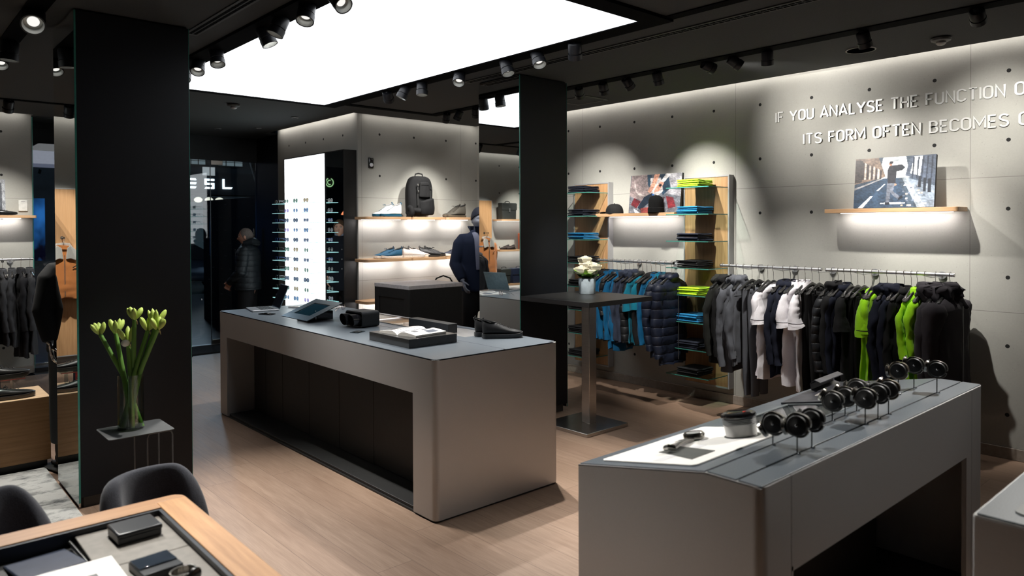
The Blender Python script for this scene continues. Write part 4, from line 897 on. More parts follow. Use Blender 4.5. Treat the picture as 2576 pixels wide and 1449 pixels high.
def rail_set(items, axis, fixed, z, grp, rz0):
    for k, (q, kind, mk, L, label, kw) in enumerate(items):
        pos = (fixed, q, z) if axis == 'y' else (q, fixed, z); rz = rz0+.10*math.sin(k*2.4)
        hang((pos[0], pos[1], pos[2]), rz, 'black hanger holding the '+label, 'hangers on the '+grp)
        if kind:
            acc = STR if mk in ('white', 'lime') else None
            cat = {'tee': 'T-shirt', 'polo': 'T-shirt', 'shirt': 'shirt', 'hoodie': 'hoodie', 'parka': 'parka', 'puffer': 'puffer jacket', 'jacket': 'jacket', 'trousers': 'trousers', 'blazer': 'blazer'}[kind]
            garment(kind, GM[mk], pos, rz, label+' on the '+grp, cat, 'clothes on the '+grp, L=L, seed=k+len(label), accent=acc, name=cat.lower().replace('-', '_').replace(' ', '_'), **kw)
tn = dict(th=.026)
A = [(5.13, 'jacket', 'black', .62, 'black jacket nearest the white roses', tn), (5.075, 'jacket', 'black', .62, 'second black jacket behind the roses', tn), (5.01, 'shirt', 'blue', .66, 'blue long-sleeved shirt, first of the blue clothes', tn), (4.955, 'shirt', 'blue', .66, 'blue long-sleeved shirt, second of the blue clothes', tn),
     (4.90, 'puffer', 'puffb', .66, 'black quilted vest between the blue shirts', dict(th=.03, sl=.35)), (4.845, 'shirt', 'blue', .74, 'blue long shirt just right of the black quilted vest', tn), (4.79, 'shirt', 'blue', .76, 'blue long shirt hanging lowest over the floor', tn), (4.735, 'hoodie', 'slate', .66, 'slate hooded jacket with raised hood, left one', tn),
     (4.68, 'hoodie', 'slate', .66, 'slate hooded jacket with raised hood, right one', tn), (4.625, 'puffer', 'puffb', .70, 'black quilted jacket right of the slate hoods', tn), (4.57, 'tee', 'teal', .66, 'teal T-shirt, left one', tn), (4.515, 'tee', 'teal', .66, 'teal T-shirt, right one', tn),
     (4.46, 'jacket', 'black', .64, 'black jacket squeezed between teal and blue shirts', tn), (4.405, 'shirt', 'blue', .58, 'blue shirt left of the navy puffer jackets', tn), (4.35, 'shirt', 'teal', .56, 'teal shirt touching the navy puffer jackets', tn), (4.29, 'puffer', 'puff', .76, 'navy puffer jacket, left one', dict(th=.055, w0=.215, sl=.64)), (4.215, 'puffer', 'puff', .82, 'navy puffer jacket, right one beside the oak tower', dict(th=.06, w0=.22, sl=.70))]
rail_set(A, 'y', 5.85, RZ, 'left rail', .0)
B = [(3.655, 'hoodie', 'olive', .72, 'olive-black hooded jacket at the left end', dict(th=.035)), (3.585, 'hoodie', 'black', .72, 'black hooded jacket', dict(th=.035)), (3.512, 'hoodie', 'grey', .78, 'grey hooded jacket, left one', dict(th=.035, sl=.68)), (3.447, 'hoodie', 'grey', .72, 'grey hooded jacket, right one', dict(th=.035)), (3.365, 'trousers', 'grey', 1.12, 'grey jogging trousers, left pair', {}),
     (3.298, 'trousers', 'grey', 1.12, 'grey jogging trousers, right pair', {}), (3.215, 'tee', 'white', .78, 'white T-shirt with dark sleeve stripe, far left of the white ones', tn), (3.163, 'tee', 'white', .80, 'white T-shirt overlapped by the navy jackets', tn), (3.072, 'jacket', 'navy', .76, 'navy jacket between the white T-shirts, left one', dict(th=.034)),
     (3.010, 'jacket', 'navy', .72, 'navy jacket between the white T-shirts, right one', dict(th=.034)), (2.942, 'polo', 'white', .82, 'white polo shirt with dark sleeve stripe, left one', tn), (2.880, 'polo', 'white', .84, 'white polo shirt with dark sleeve stripe, right one', tn), (2.82, 'trousers', 'black', 1.05, 'black trousers at the right end, left pair', {}), (2.762, 'trousers', 'black', 1.05, 'black trousers at the right end, right pair', {})]
rail_set(B, 'y', 5.85, RZ, 'middle rail', .0)
D = [(2.655, 'puffer', 'puffb', .72, 'glossy black padded jacket at the left end', dict(th=.034)), (2.607, 'hoodie', 'black', .74, 'black hooded sweatshirt', dict(th=.034)), (2.556, 'jacket', 'navy', .74, 'dark navy track jacket', dict(th=.03)), (2.504, 'tee', 'black', .72, 'black T-shirt left of the lime shirts', tn), (2.452, 'trousers', 'black', 1.05, 'black trousers, left pair', {}),
     (2.402, 'trousers', 'black', 1.05, 'black trousers, right pair', {}), (2.343, 'tee', 'lime', .86, 'lime T-shirt, left one of the left lime pair', tn), (2.288, 'tee', 'lime', .84, 'lime T-shirt, right one of the left lime pair', tn), (2.232, 'hoodie', 'navy', .76, 'navy high-collared jacket, left one', dict(th=.034)), (2.164, 'hoodie', 'navy', .76, 'navy high-collared jacket, right one', dict(th=.034)),
     (2.108, 'jacket', 'black', .76, 'black jacket left of the right lime pair', tn), (2.06, 'trousers', 'black', 1.0, 'black trousers next to the right lime pair', {}), (2.018, 'shirt', 'lime', .80, 'lime shirt, left one of the right lime pair', dict(th=.028, sl=.42)), (1.965, 'shirt', 'lime', .78, 'lime shirt, right one of the right lime pair', dict(th=.028, sl=.42)),
     (1.895, 'parka', 'parka', .88, 'charcoal hooded parka, left one', dict(th=.06, w0=.225, sl=.68)), (1.80, 'parka', 'parka', .92, 'largest charcoal parka with big hood at the right end', dict(th=.075, w0=.235, sl=.72))]
rail_set(D, 'y', 5.85, RZ, 'right rail', .0)
E_ = [(1.43, 'blazer', 'bgrey', .92, 'grey blazer nearest the window', dict(th=.035)), (1.345, 'blazer', 'dgrey', .96, 'charcoal blazer, second from the window', dict(th=.035)), (1.26, 'shirt', 'bgrey', .82, 'pale grey shirt, third from the window', dict(th=.03)), (1.17, 'shirt', 'bgrey', .80, 'pale grey shirt, fourth from the window', dict(th=.03)), (1.08, 'blazer', 'dgrey', .9, 'charcoal coat cut by the left photo edge', dict(th=.035)),
      (.62, 'jacket', 'dgrey', .86, 'charcoal coat right of the suede jacket', dict(th=.035)), (.53, 'jacket', 'dgrey', .86, 'charcoal coat touching the suede jacket', dict(th=.035))]
rail_set(E_, 'x', 9.86, RZ+.01, 'blazer rail', PI/2)
# ------------------------------------------------------------ shoes
def shoe(label, pos, rz, upper, sole, lace, style='trainer', L=.285, group=None, accent=None, parts=True, cat='shoe', bow=True):
    """length along +x (toe), built from lofted sections"""
    t = thing('shoe', label, cat, pos, rz, group)
    n = 22
    prof = {'trainer': (.128, .106, .074, .060, .048, 1.0), 'high': (.165, .138, .085, .060, .046, 1.0), 'flat': (.092, .080, .066, .056, .044, .9), 'oxford': (.088, .072, .062, .05, .04, .85)}[style]
    st_ = {'trainer': .026, 'high': .024, 'flat': .024, 'oxford': .016}[style]
    secs = []; sol = []
    for k in range(n+1):
        u = k/n; x = -L/2+L*u
        w_ = (.034+.010*math.sin(min(1, u*1.15)*PI*.9+.1)+.010*max(0, math.sin((u-.35)*PI*1.3)))*(1 if u < .86 else max(.12, math.sqrt(max(0, 1-((u-.86)/.14)**2))*.98+.02))
        if u < .07: w_ *= .55+.45*math.sin(u/.07*PI/2)
        # height profile: heel, ankle, lace, toe
        if u < .32: h = prof[0]-(prof[0]-prof[1])*(u/.32)-.006*math.sin(u/.32*PI)
        elif u < .72: h = prof[1]+(prof[3]-prof[1])*((u-.32)/.40)
        else: h = prof[3]+(prof[4]*.62-prof[3])*((u-.72)/.28)**1.6
        spring = .010*max(0, (u-.72)/.28)**2
        zb = st_+spring; secs.append((x, w_, zb, h+spring, u)); sol.append((x, w_*1.07+.0015, spring, zb+.003))
    rs = []; m_ = 16
    for x, w_, zb, zt, u in secs:
        ring = []; taper = .42 if u < .32 else .42+.30*min(1, (u-.32)/.4)
        for i in range(m_):
            a = 2*PI*i/m_; c, s = math.cos(a), math.sin(a); v = (s+1)/2; ww = w_*(1-(1-taper)*v**1.6) if True else w_
            ring.append((x, ww*(abs(c)**.7)*(1 if c > 0 else -1), zb+(zt-zb)*v))
        rs.append(ring)
    MB().rings(rs).build('upper', upper, t, sub=1)
    sm_ = MB(); rs = [[(x, -w_, z0+.004), (x, -w_*.92, z0), (x, w_*.92, z0), (x, w_, z0+.004), (x, w_*1.01, z1), (x, -w_*1.01, z1)] for x, w_, z0, z1 in sol]
    sm_.rings(rs).build('sole', sole, t, ang=50)
    if not parts: return t
    # opening: dark oval let into the ankle
    oh = (prof[0]+prof[1])/2
    o = MB(); q = math.atan2(prof[0]-prof[1], L*.30); o.M = Matrix.Translation((-L/2+L*.17, 0, oh+.0005)) @ Matrix.Rotation(q, 4, 'Y')
    o.lathe([(.0, -.001), (.8, -.001), (.86, .004), (1, .005), (1.03, .0), (1, -.006)], n=22); o.v = [(v_[0], v_[1], v_[2]) for v_ in o.v]
    o2 = MB(); o2.M = o.M @ Matrix.Diagonal((L*.155, .017, 1, 1)); o2.lathe([(0, .0), (.8, .0), (.9, .003), (1.05, .003), (1.12, -.004)], n=22); o2.build('opening', mat('shoe_inside', (.02, .02, .02), .8) if accent != 'light' else mat('shoe_inside_light', (.3, .3, .3), .8), t)
    lc = MB()
    for k in range(5):
        u = .36+.075*k; x = -L/2+L*u; z = prof[1]+(prof[3]-prof[1])*((u-.32)/.40)+.002; hw = .015+.003*k
        lc.tube([(x-.004, -hw, z-.008), (x, -hw*.5, z), (x+.003, 0, z+.001), (x, hw*.5, z), (x-.004, hw, z-.008)], .0022, 6)
    if style != 'oxford' and bow:
        x = -L/2+L*.36; z = prof[1]+.006
        for sy in (-1, 1): lc.tube([(x, 0, z), (x+.012, sy*.014, z+.010), (x+.024, sy*.022, z), (x+.014, sy*.010, z-.002), (x, 0, z)], .002, 6)
    lc.build('laces', lace, t)
    if style in ('trainer', 'high'): MB().tube([(-L/2+.004, 0, prof[0]-.018), (-L/2-.006, 0, prof[0]+.004), (-L/2+.006, 0, prof[0]+.014), (-L/2+.012, 0, prof[0]-.002)], .004, 8, 2.2, up=(1, 0, 0)).build('heel_tab', accent if hasattr(accent, 'node_tree') else lace, t)
    return t
def leather(n, c, r=.4): return mat('shoe_'+n, c, r, 0, .15, 90, .1, .001)
WH = leather('white', lin((226, 226, 222)), .6); BLU = leather('blue', lin((12, 68, 96)), .7); DKB = leather('deep_blue', lin((10, 44, 66)), .6); BEI = leather('beige', lin((206, 192, 184)), .7); BLK2 = leather('black', (.007, .007, .008), .5)
NAV = leather('navy', lin((36, 40, 54)), .7); TAU = leather('taupe', lin((70, 66, 59)), .8); BRN = leather('brown', lin((40, 30, 26)), .8); SOLW = leather('sole_white', lin((222, 216, 208)), .5)
def pair(x, y, z, rz, txt, *a, dx=.075, dy=.10, **k):
    shoe(txt+', nearer shoe of the pair', (x, y, z), rz, *a, **k); shoe(txt+', farther shoe of the pair', (x+dx, y+dy, z), rz+.05, *a, **k)
SZ1, SZ2, SZ3 = 1.838, 1.338, .848
SW = 7.39
for j, (z, nm) in enumerate(((SZ1, 'top'), (SZ2, 'middle'), (SZ3, 'lowest'))):
    for i, (x0, x1) in enumerate(((4.35, 5.0), (5.0, 5.515), (5.515, 6.05))):
        wall_shelf('s', f'{("left", "centre", "right")[i]} oak board of the {nm} shoe shelf on the back wall', x0+.002, x1-.002, SW+.0, 7.69, z, OAKX, (-(x1-x0)/2+.06, (x1-x0)/2-.06, .03, .065), .045, (.6, 0, 0), power=4.2)
pair(4.75, 7.49, SZ1, PI, 'white high trainer with blue laces on the top shoe shelf', WH, leather('teal_sole', lin((14, 74, 100)), .5), leather('teal_lace', lin((20, 84, 112)), .6), 'high', dx=-.06, dy=.09, accent='light')
pair(5.74, 7.49, SZ1, PI, 'taupe high trainer on the top shoe shelf', TAU, leather('taupe_sole', lin((84, 78, 68)), .6), TAU, 'high', dx=.0, dy=.10)
pair(4.76, 7.49, SZ2, PI, 'blue running shoe on the middle shoe shelf', BLU, SOLW, DKB, 'trainer', dx=-.055, dy=.09, accent=DKB)
pair(5.07, 7.48, SZ2, -.30, 'pale beige running shoe on the middle shoe shelf', BEI, SOLW, leather('taupe_lace', lin((150, 138, 130)), .7), 'trainer', dx=.12, dy=.06, accent=BLK2)
pair(5.33, 7.50, SZ2, -.35, 'black running shoe on the middle shoe shelf', BLK2, leather('black_sole', (.02, .02, .02), .5), BLK2, 'trainer', dx=.12, dy=.06)
pair(5.70, 7.49, SZ2, PI, 'navy running shoe half hidden by the mannequin', NAV, SOLW, NAV, 'trainer', dx=.04, dy=.09)
# motion sensor on the concrete
t = thing('wall_sensor', 'small black and white motion sensor on the concrete left of the backpack', 'sensor', (4.586, 7.69, 2.49))
BX('housing', BLACKG, t, -.034, .034, -.034, 0, -.066, .066, bevel=.012)
MB().ell((0, -.030, -.026), (.026, .014, .024)).build('lens', mat('sensor_white', lin((215, 215, 220)), .4), t)
MB().ell((0, -.026, .028), (.024, .014, .02)).build('dome', GLOSSB, t)

# ------------------------------------------------------------ backpack
BP = cloth('backpack_black', (.0065, .0065, .007), .7, 14, 0)
t = thing('backpack', 'tall black backpack standing on the top shoe shelf', 'backpack', (5.17, 7.52, SZ1))
rs = []
for k in range(15):
    u = k/14; z = .012+.50*u; hw = (.165+.02*math.sin(u*2.4))*(1-.32*max(0, (u-.6)/.4)**2.2)*(1 if 0 < k < 14 else .8); hd_ = (.088-.020*u)*(1 if 0 < k < 14 else .6)
    rs.append([(hw*abs(math.cos(a))**.55*(1 if math.cos(a) > 0 else -1)+.01*u, hd_*abs(math.sin(a))**.6*(1 if math.sin(a) > 0 else -1), z) for a in [2*PI*i/28 for i in range(28)]])
MB().rings(rs).build('main_compartment', BP, t, sub=1)
rs = []
for k in range(11):
    u = k/10; z = .02+.20*u; s_ = .75+.25*math.sin(min(1, u*2)*PI/2); rs.append([(.07+.13*s_*math.cos(a)*(1-.25*u), -.075+.062*s_*math.sin(a), z+.025*math.cos(a)*u) for a in [2*PI*i/24 for i in range(24)]])
MB().rings(rs).build('front_pocket', BP, t, sub=1)
rs = []
for k in range(9):
    u = k/8; rs.append([(.03+(.085-.018*u)*abs(math.cos(a))**.6*(1 if math.cos(a) > 0 else -1), -.088+.022*math.sin(a), .235+.20*u) for a in [2*PI*i/20 for i in range(20)]])
MB().rings(rs).build('upper_pocket', BP, t, sub=1)
MB().tube([(-.05, .0, .505), (-.045, 0, .532), (0, 0, .542), (.055, 0, .535), (.06, 0, .505)], .009, 8, .6).build('handle', BP, t)
MB().tube([(-.165+.0*k, -.045-.055*math.sin(k), .06+.055*math.cos(k)) for k in [i*.7 for i in range(7)]]+[(-.12, -.10, .08), (-.06, -.12, .07)], .034, 12).build('hip_belt', BP, t)
for x, zt in ((-.075, .40), (.115, .36)):
    MB().box(x-.009, x+.009, -.098, -.092, .14, zt).build('strap', BLACK, t, .001)
    MB().box(x-.013, x+.013, -.106, -.096, zt-.02, zt+.008).build('buckle', CHROME if x < 0 else BLACKG, t, .002)
MB().box(-.082, -.068, -.112, -.10, .30, .33).build('buckle', CHROME, t, .002)
MB().box(-.03, .08, -.1145, -.111, .395, .398).build('zip', GLOSSB, t)

# ------------------------------------------------------------ eyewear display
XD, YD0, YDm, YD1, ZT = 4.25, 7.72, 8.18, 9.34, 2.635
t = thing('eyewear_display', 'tall black wall unit with glowing white panel, glass shelves and a mirror strip', 'display case', (0, 0, 0))
BX('cabinet', BLACK, t, XD+.004, 4.42, YD0, YD1, 0, ZT, bevel=.002)
fr = MB()
fr.box(XD-.004, XD+.004, YD0, YD0+.012, 0, ZT).box(XD-.004, XD+.004, YD1-.012, YD1, 0, ZT).box(XD-.004, XD+.004, YD0, YD1, ZT-.012, ZT).box(XD-.004, XD+.004, YDm-.012, YDm+.012, 0, ZT); fr.build('frame', BLACK, t, smooth=False)
MB().box(XD-.001, XD+.0035, YDm+.012, YD1-.012, .5, ZT-.012).build('light_panel', emis('eyewear_light', (.93, .97, 1), 2.6), t, smooth=False)
MB().box(XD-.0005, XD+.0035, YD0+.012, YDm-.012, .3, ZT-.012).build('mirror', MIRROR, t, smooth=False)
LENS = [('smoke', (.28, .32, .38)), ('blue', (.30, .40, .52)), ('green', (.32, .42, .38)), ('brown', (.48, .44, .36)), ('violet', (.50, .46, .64))]
def lensm(n, c):
    m = glass('lens_'+n, c, .0); return m
def glasses_proto(kind, lens, rimm):
    """sunglasses facing -x on their folded-out temples, origin at shelf under the lenses"""
    t = thing('sunglasses', '', 'sunglasses'); ry, rz_ = {'round': (.024, .023), 'pilot': (.029, .025), 'wide': (.033, .025), 'square': (.027, .019)}[kind]
    pw = {'round': 1, 'pilot': .85, 'wide': .75, 'square': .45}[kind]; zc = .027
    for sy in (-1, 1):
        pts = [(.002*0, sy*.034+ry*abs(math.cos(a))**pw*(1 if math.cos(a) > 0 else -1), zc+rz_*abs(math.sin(a))**pw*(1 if math.sin(a) > 0 else -1)) for a in [2*PI*i/22 for i in range(22)]]
        MB().prism(pts, (.0015, 0, 0)).build('lens', lens, t, smooth=False)
        MB().tube(pts+[pts[0]], .0016, 6, caps=False).build('rim', rimm, t)
        MB().tube([(0, sy*.064, zc+.012), (.004, sy*.068, zc+.012), (.095, sy*.066, zc+.008), (.118, sy*.064, zc-.004), (.135, sy*.062, zc-.022)], .0016, 6).build('temple', rimm, t)
    MB().tube([(0, -.011, zc+.006), (-.002, 0, zc+.010), (0, .011, zc+.006)], .0014, 6).build('bridge', rimm, t)
    return t
RM = [mat('rim_black', (.015, .015, .018), .3), mat('rim_steel', (.35, .36, .38), .25, 1), mat('rim_blue', (.02, .07, .3), .3)]
combos = [('pilot', 3, 1), ('round', 1, 0), ('pilot', 0, 0), ('round', 2, 0), ('pilot', 1, 0), ('wide', 0, 1), ('pilot', 2, 0), ('round', 4, 1), ('square', 0, 2)]
PR = {}
KN_ = {'round': 'round', 'pilot': 'teardrop', 'wide': 'large wide', 'square': 'square'}
for k in range(11):
    z = 2.025-.1235*k
    s = MB().box(XD-.18, XD-.004, YDm+.015, YD1-.02, z-.006, z).build('glass_shelf', SHELFG, t, smooth=False)
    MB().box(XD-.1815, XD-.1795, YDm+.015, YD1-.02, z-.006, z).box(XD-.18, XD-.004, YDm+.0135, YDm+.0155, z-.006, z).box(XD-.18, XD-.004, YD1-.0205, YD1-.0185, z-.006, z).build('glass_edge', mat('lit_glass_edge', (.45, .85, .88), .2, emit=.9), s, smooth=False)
    for j, y in enumerate((9.20, 8.92, 8.66, 8.37)):
        ci = (k*4+j*3+(k//3)) % len(combos) if k not in (8,) else 5
        kd, li, ri = combos[ci]; key = ci
        lb = f'{LENS[li][0]}-tinted {KN_[kd]} sunglasses, {("leftmost", "second", "third", "rightmost")[j]} on {("top", "second", "third", "fourth", "fifth", "sixth", "seventh", "eighth", "ninth", "tenth", "lowest")[k]} eyewear shelf'
        if key not in PR: o = glasses_proto(kd, lensm(*LENS[li]), RM[ri]); PR[key] = o
        else: o = copy_tree(PR[key])
        o.location = (XD-.165, y, z+.0015); o.rotation_euler = (0, 0, .04*math.sin(k*3+j*5)); o['label'] = lb; o['group'] = 'sunglasses on the glowing wall unit'

# ------------------------------------------------------------ left wall (direct view and both mirrors)
BXP = (-.06, .40)
t = thing('wall_panel', 'tall oak wall panel with steel edge behind the suede jacket', 'panel', (0, FY, 0))
BX('oak_panel', OAK, t, BXP[0]+.012, BXP[1]-.012, -.06, -.02, .17, 2.19, bevel=.001)
fr = MB()
for b in ((BXP[0], BXP[0]+.012, .158, 2.2), (BXP[1]-.012, BXP[1], .158, 2.2)): fr.box(b[0], b[1], -.064, 0, b[2], b[3])
fr.box(BXP[0], BXP[1], -.064, 0, .158, .17).box(BXP[0], BXP[1], -.064, 0, 2.19, 2.2); fr.build('frame', MC['frame_alu'], t, smooth=False)
wall_shelf('s', 'oak wall shelf above the blazers at the left photo edge', .42, 1.53, 10.02, 10.25, 1.868, OAKX, (-.45, .42, .03, .065), .03, (.6, 0, 0), power=5)
for z, nm in ((1.85, 'upper'), (1.29, 'middle'), (.66, 'lower')):
    wall_shelf('s', f'{nm} oak shelf with leather bags, seen in the column mirror', -1.15, -.08, 9.98, 10.25, z, OAKX, (-.45, .45, .03, .065), .04, (.6, 0, 0), power=6)
t = thing('garment_hook', 'steel peg on the oak panel holding the suede jacket', 'hook', (.13, FY-.06, 1.60))
MB().cyl((0, 0, 0), (0, -.11, 0), .006).cyl((0, -.002, 0), (0, 0, 0), .02).cyl((0, -.11, 0), (0, -.118, 0), .011).build('peg', STEEL, t)
hang((.13, FY-.145, 1.588), 0, 'black hanger holding the tan suede jacket', 'hangers near the oak panel')
GM['suede'] = cloth('suede_tan', lin((150, 92, 46)), .3, 10, .3); GM['fleece'] = mat('fleece_cream', lin((250, 246, 236)), .95, 0, .04, 60, .15, .002, sheen=.3)
j = garment('jacket', GM['suede'], (.13, FY-.145, 1.612), 0, 'tan suede jacket with cream fleece collar on the oak panel', 'jacket', None, L=.60, th=.05, w0=.20, seed=5, sl=.62, name='jacket')
rs = []
for sd in (-1, 1):
    MB().prism([(0+sd*.012, -.07, -.27), (sd*.03, -.06, -.13), (sd*.07, -.03, -.10), (sd*.125, -.055, -.16), (sd*.115, -.075, -.285), (sd*.06, -.078, -.26)], (0, .03, .0)).build('fleece_collar', GM['fleece'], j, .010, seg=3)
MB().tube([(-.07, .0, -.13), (-.06, .04, -.10), (0, .055, -.095), (.06, .04, -.10), (.07, 0, -.13)], .026, 12).build('fleece_collar', GM['fleece'], j)
for x, z, r in ((-.10, -.36, .5), (.12, -.52, 1.2)): q = MB(); q.M = Matrix.Translation((x, -.066, z)) @ Matrix.Rotation(r, 4, 'Y'); q.box(-.022, .022, -.004, .004, -.006, .006); q.build('zip_pull', CHROME, j, .001)
# bags
def briefcase(label, x, z, w_, h_, d_, m, clasp=True, y=10.10, n='briefcase'):
    t = thing(n, label, 'briefcase', (x, y, z))
    MB().prism([(-w_/2*.93, -d_/2, 0), (w_/2*.93, -d_/2, 0), (w_/2, -d_/2, h_*.94), (w_/2*.96, -d_/2, h_), (-w_/2*.96, -d_/2, h_), (-w_/2, -d_/2, h_*.94)], (0, d_, 0)).build('body', m, t, .008)
    MB().prism([(-w_/2*1.01, -d_/2-.008, h_*.56), (w_/2*1.01, -d_/2-.008, h_*.56), (w_/2*1.02, -d_/2-.008, h_*.97), (-w_/2*1.02, -d_/2-.008, h_*.97)], (0, .008, 0)).build('flap', m, t, .003)
    MB().tube([(-.055, 0, h_-.002), (-.052, 0, h_+.022), (-.02, 0, h_+.03), (.02, 0, h_+.03), (.052, 0, h_+.022), (.055, 0, h_-.002)], .007, 8).build('handle', m, t)
    for sx in (-1, 1): BX('handle_fitting', CHROME, t, sx*.05-.008, sx*.05+.008, -.01, .01, h_, h_+.012, bevel=.002)
    if clasp: BX('clasp', ALU, t, -.012, .012, -d_/2-.014, -d_/2-.007, h_*.44, h_*.66, bevel=.002)
    return t
BLZ = mat('leather_black', (.022, .024, .022), .5, 0, .2, 120, .25); TAN = mat('leather_cognac', lin((160, 78, 48)), .45, 0, .15, 120, .2); NVL = mat('leather_navy', lin((30, 38, 58)), .5, 0, .15, 120, .2)
briefcase('dark green-black briefcase alone on the upper bag shelf', -.35, 1.85, .36, .30, .12, BLZ)
briefcase('cognac leather briefcase on the middle bag shelf', -.84, 1.29, .36, .30, .12, TAN)
briefcase('small black briefcase on the lower bag shelf', -.26, .66, .24, .28, .12, BLZ, False); briefcase('navy leather briefcase on the lower bag shelf', -.62, .66, .38, .28, .12, NVL)
pair(-.40, 10.06, 1.29, -.35, 'dark brown suede lace-up shoe by cognac briefcase', BRN, BRN, BRN, 'oxford', dx=.10, dy=.05, group=None)
t = canvas('grey framed picture leaning on the shelf behind the black boot', (1.08, 10.185, 1.869), .34, .42, .10, [R_((150, 152, 156), 0, 0, 1, 1), R_((70, 72, 78), .62, .0, .9, .9), R_((190, 192, 196), .1, .5, .5, .95)])
shoe('black leather boot on the shelf above the grey blazers', (1.20, 10.08, 1.868), .0, leather('boot_black', (.012, .012, .012), .22), BLK2, BLK2, 'oxford', L=.30)
t = thing('wall_control', 'white wall control box on the concrete beside the boot shelf', 'control', (1.425, FY, 1.985))
BX('plate', mat('control_white', lin((205, 205, 200)), .5), t, -.045, .045, -.018, 0, -.065, .065, bevel=.004); BX('grille', mat('control_grey', (.3, .3, .3), .5), t, -.02, .02, -.0195, -.018, .045, .050, bevel=0)
# ------------------------------------------------------------ oak podium with shoes at the left
t = thing('podium', 'long low oak display block with black base at the left edge', 'podium', (-1.6, 6.10, 0))
BX('block', wood('oak_block', lin((150, 106, 62)), lin((182, 136, 88)), 0), t, 0, 2.60, 0, .47, .06, .507, bevel=.002)
BX('top', wood('oak_pale', lin((206, 172, 134)), lin((228, 198, 162)), 0), t, 0, 2.60, 0, .47, .507, .512, bevel=.001)
BX('base', BLACK, t, .01, 2.58, .02, .46, 0, .06)
LB = leather('smooth_black', (.020, .020, .019), .28)
shoe('black leather low trainer on the oak podium top, right one', (.775, 6.20, .512), .06, LB, leather('dark_sole', (.035, .032, .030), .4), LB, 'flat', L=.30)
t = thing('glass_riser', 'small clear glass table on the oak podium', 'riser', (.60, 6.27, .512))
MB().box(-.25, .26, -.10, .13, .135, .141).build('glass_top', SHELFG, t, smooth=False); MB().box(-.25, .26, -.101, -.099, .135, .141).build('glass_edge', mat('red_edge', (.5, .12, .10), .2), t, smooth=False)
for x in (-.2, .2): BX('glass_leg', SHELFG, t, x-.003, x+.003, .0, .12, 0, .135, bevel=0)
shoe('black leather low trainer on the glass riser above the podium', (.755, 6.28, .653), .06, LB, leather('dark_sole', (.035, .032, .030), .4), LB, 'flat', L=.30)
shoe('black leather low trainer at the left end of the glass riser', (.46, 6.28, .653), .06, LB, leather('dark_sole', (.035, .032, .030), .4), LB, 'flat', L=.30)
shoe('black leather low trainer at the left on the podium top', (.44, 6.20, .512), .06, LB, leather('dark_sole', (.035, .032, .030), .4), LB, 'flat', L=.30)
t = thing('sign_card', 'small colourful printed sign reading 2 OF GOING behind the podium shoes', 'sign', (.60, 6.40, .512))
mb = MB()
for k, (c, a) in enumerate([((40, 44, 60), (0, 0, 1, 1)), ((150, 30, 30), (.35, .45, .7, 1)), ((60, 74, 100), (.0, .5, .3, .9)), ((190, 60, 60), (.7, .3, .95, .75)), ((120, 130, 150), (.15, .2, .4, .5)), ((20, 22, 34), (.45, .2, .68, .55))]):
    mb.ink = lin(c); mb.quad(*[(-.14+.28*u, -.003-.0002*k, .13*v) for u, v in ((a[0], a[1]), (a[2], a[1]), (a[2], a[3]), (a[0], a[3]))])
BX('board', BLACK, t, -.14, .14, -.0028, .0, 0, .13, bevel=0); mb.build('print', INK, t, smooth=False)
text_obj('lettering', '2 OF GOING', .020, .20, 0, PAPER, t, Matrix(((1, 0, 0, -.12), (0, 0, -1, -.0045), (0, 1, 0, .012), (0, 0, 0, 1))))

# ------------------------------------------------------------ things on the long counter
t = thing('laptop', 'open silver laptop with dark screen at the far end of the long counter', 'laptop', (2.80, 6.60, .95), math.radians(-12))
MB().prism([(x, y, .002) for x, y in rslab(-.14, .10, -.165, .165, .012)], (0, 0, .012)).build('base', mat('laptop_silver', (.55, .56, .58), .3, .8), t, .002)
kb = MB()
for a in range(13):
    for b in range(5): kb.box(-.055+.024*b+.0, -.055+.024*b+.020, -.142+.0222*a, -.142+.0222*a+.019, .0142, .0152)
kb.build('keyboard', BLACK, t, smooth=False); BX('touchpad', mat('laptop_pad', (.4, .41, .43), .3, .6), t, -.125, -.07, -.05, .05, .014, .0145, bevel=0)
q = MB(); q.M = Matrix.Translation((.10, 0, .016)) @ Matrix.Rotation(math.radians(22), 4, 'Y'); q.box(0, .006, -.163, .163, 0, .225); q.build('lid', mat('laptop_lid', lin((120, 140, 150)), .3, .5), t, .002)
q = MB(); q.M = Matrix.Translation((.10, 0, .016)) @ Matrix.Rotation(math.radians(22), 4, 'Y'); q.box(-.0012, 0, -.157, .157, .008, .219); q.build('screen', mat('screen_off', (.006, .007, .009), .06, coat=.5), t, smooth=False)
t = thing('smartphone', 'flat black phone beside the laptop', 'phone', (2.66, 6.22, .95), .5); MB().prism([(x, y, 0) for x, y in rslab(-.035, .035, -.07, .07, .01)], (0, 0, .008)).build('phone_body', GLOSSB, t, .001)
BX('stand', CHROME, t, -.02, .02, -.03, .03, .008, .014)
t = thing('tablet_stand', 'tilted black tablet holder on the long counter', 'tablet', (2.775, 5.62, .95), 0)
q = MB(); base_m = Matrix.Translation((-.145, 0, .018)) @ Matrix.Rotation(-math.radians(21), 4, 'Y'); q.M = base_m
rect_ring(q, (0, .34, -.235, .235), (.075, .275, -.14, .14), 0, .006); q.build('frame_plate', mat('stand_petrol', (.018, .024, .028), .3), t, .001)
q = MB(); q.M = base_m; q.box(.075, .275, -.14, .14, -.004, .001); q.build('tablet_screen', mat('screen_blue', (.008, .03, .045), .08, coat=.5), t, smooth=False)
MB().box(.02, .16, -.09, .12, 0, .072).build('foot', GLOSSB, t, .002)
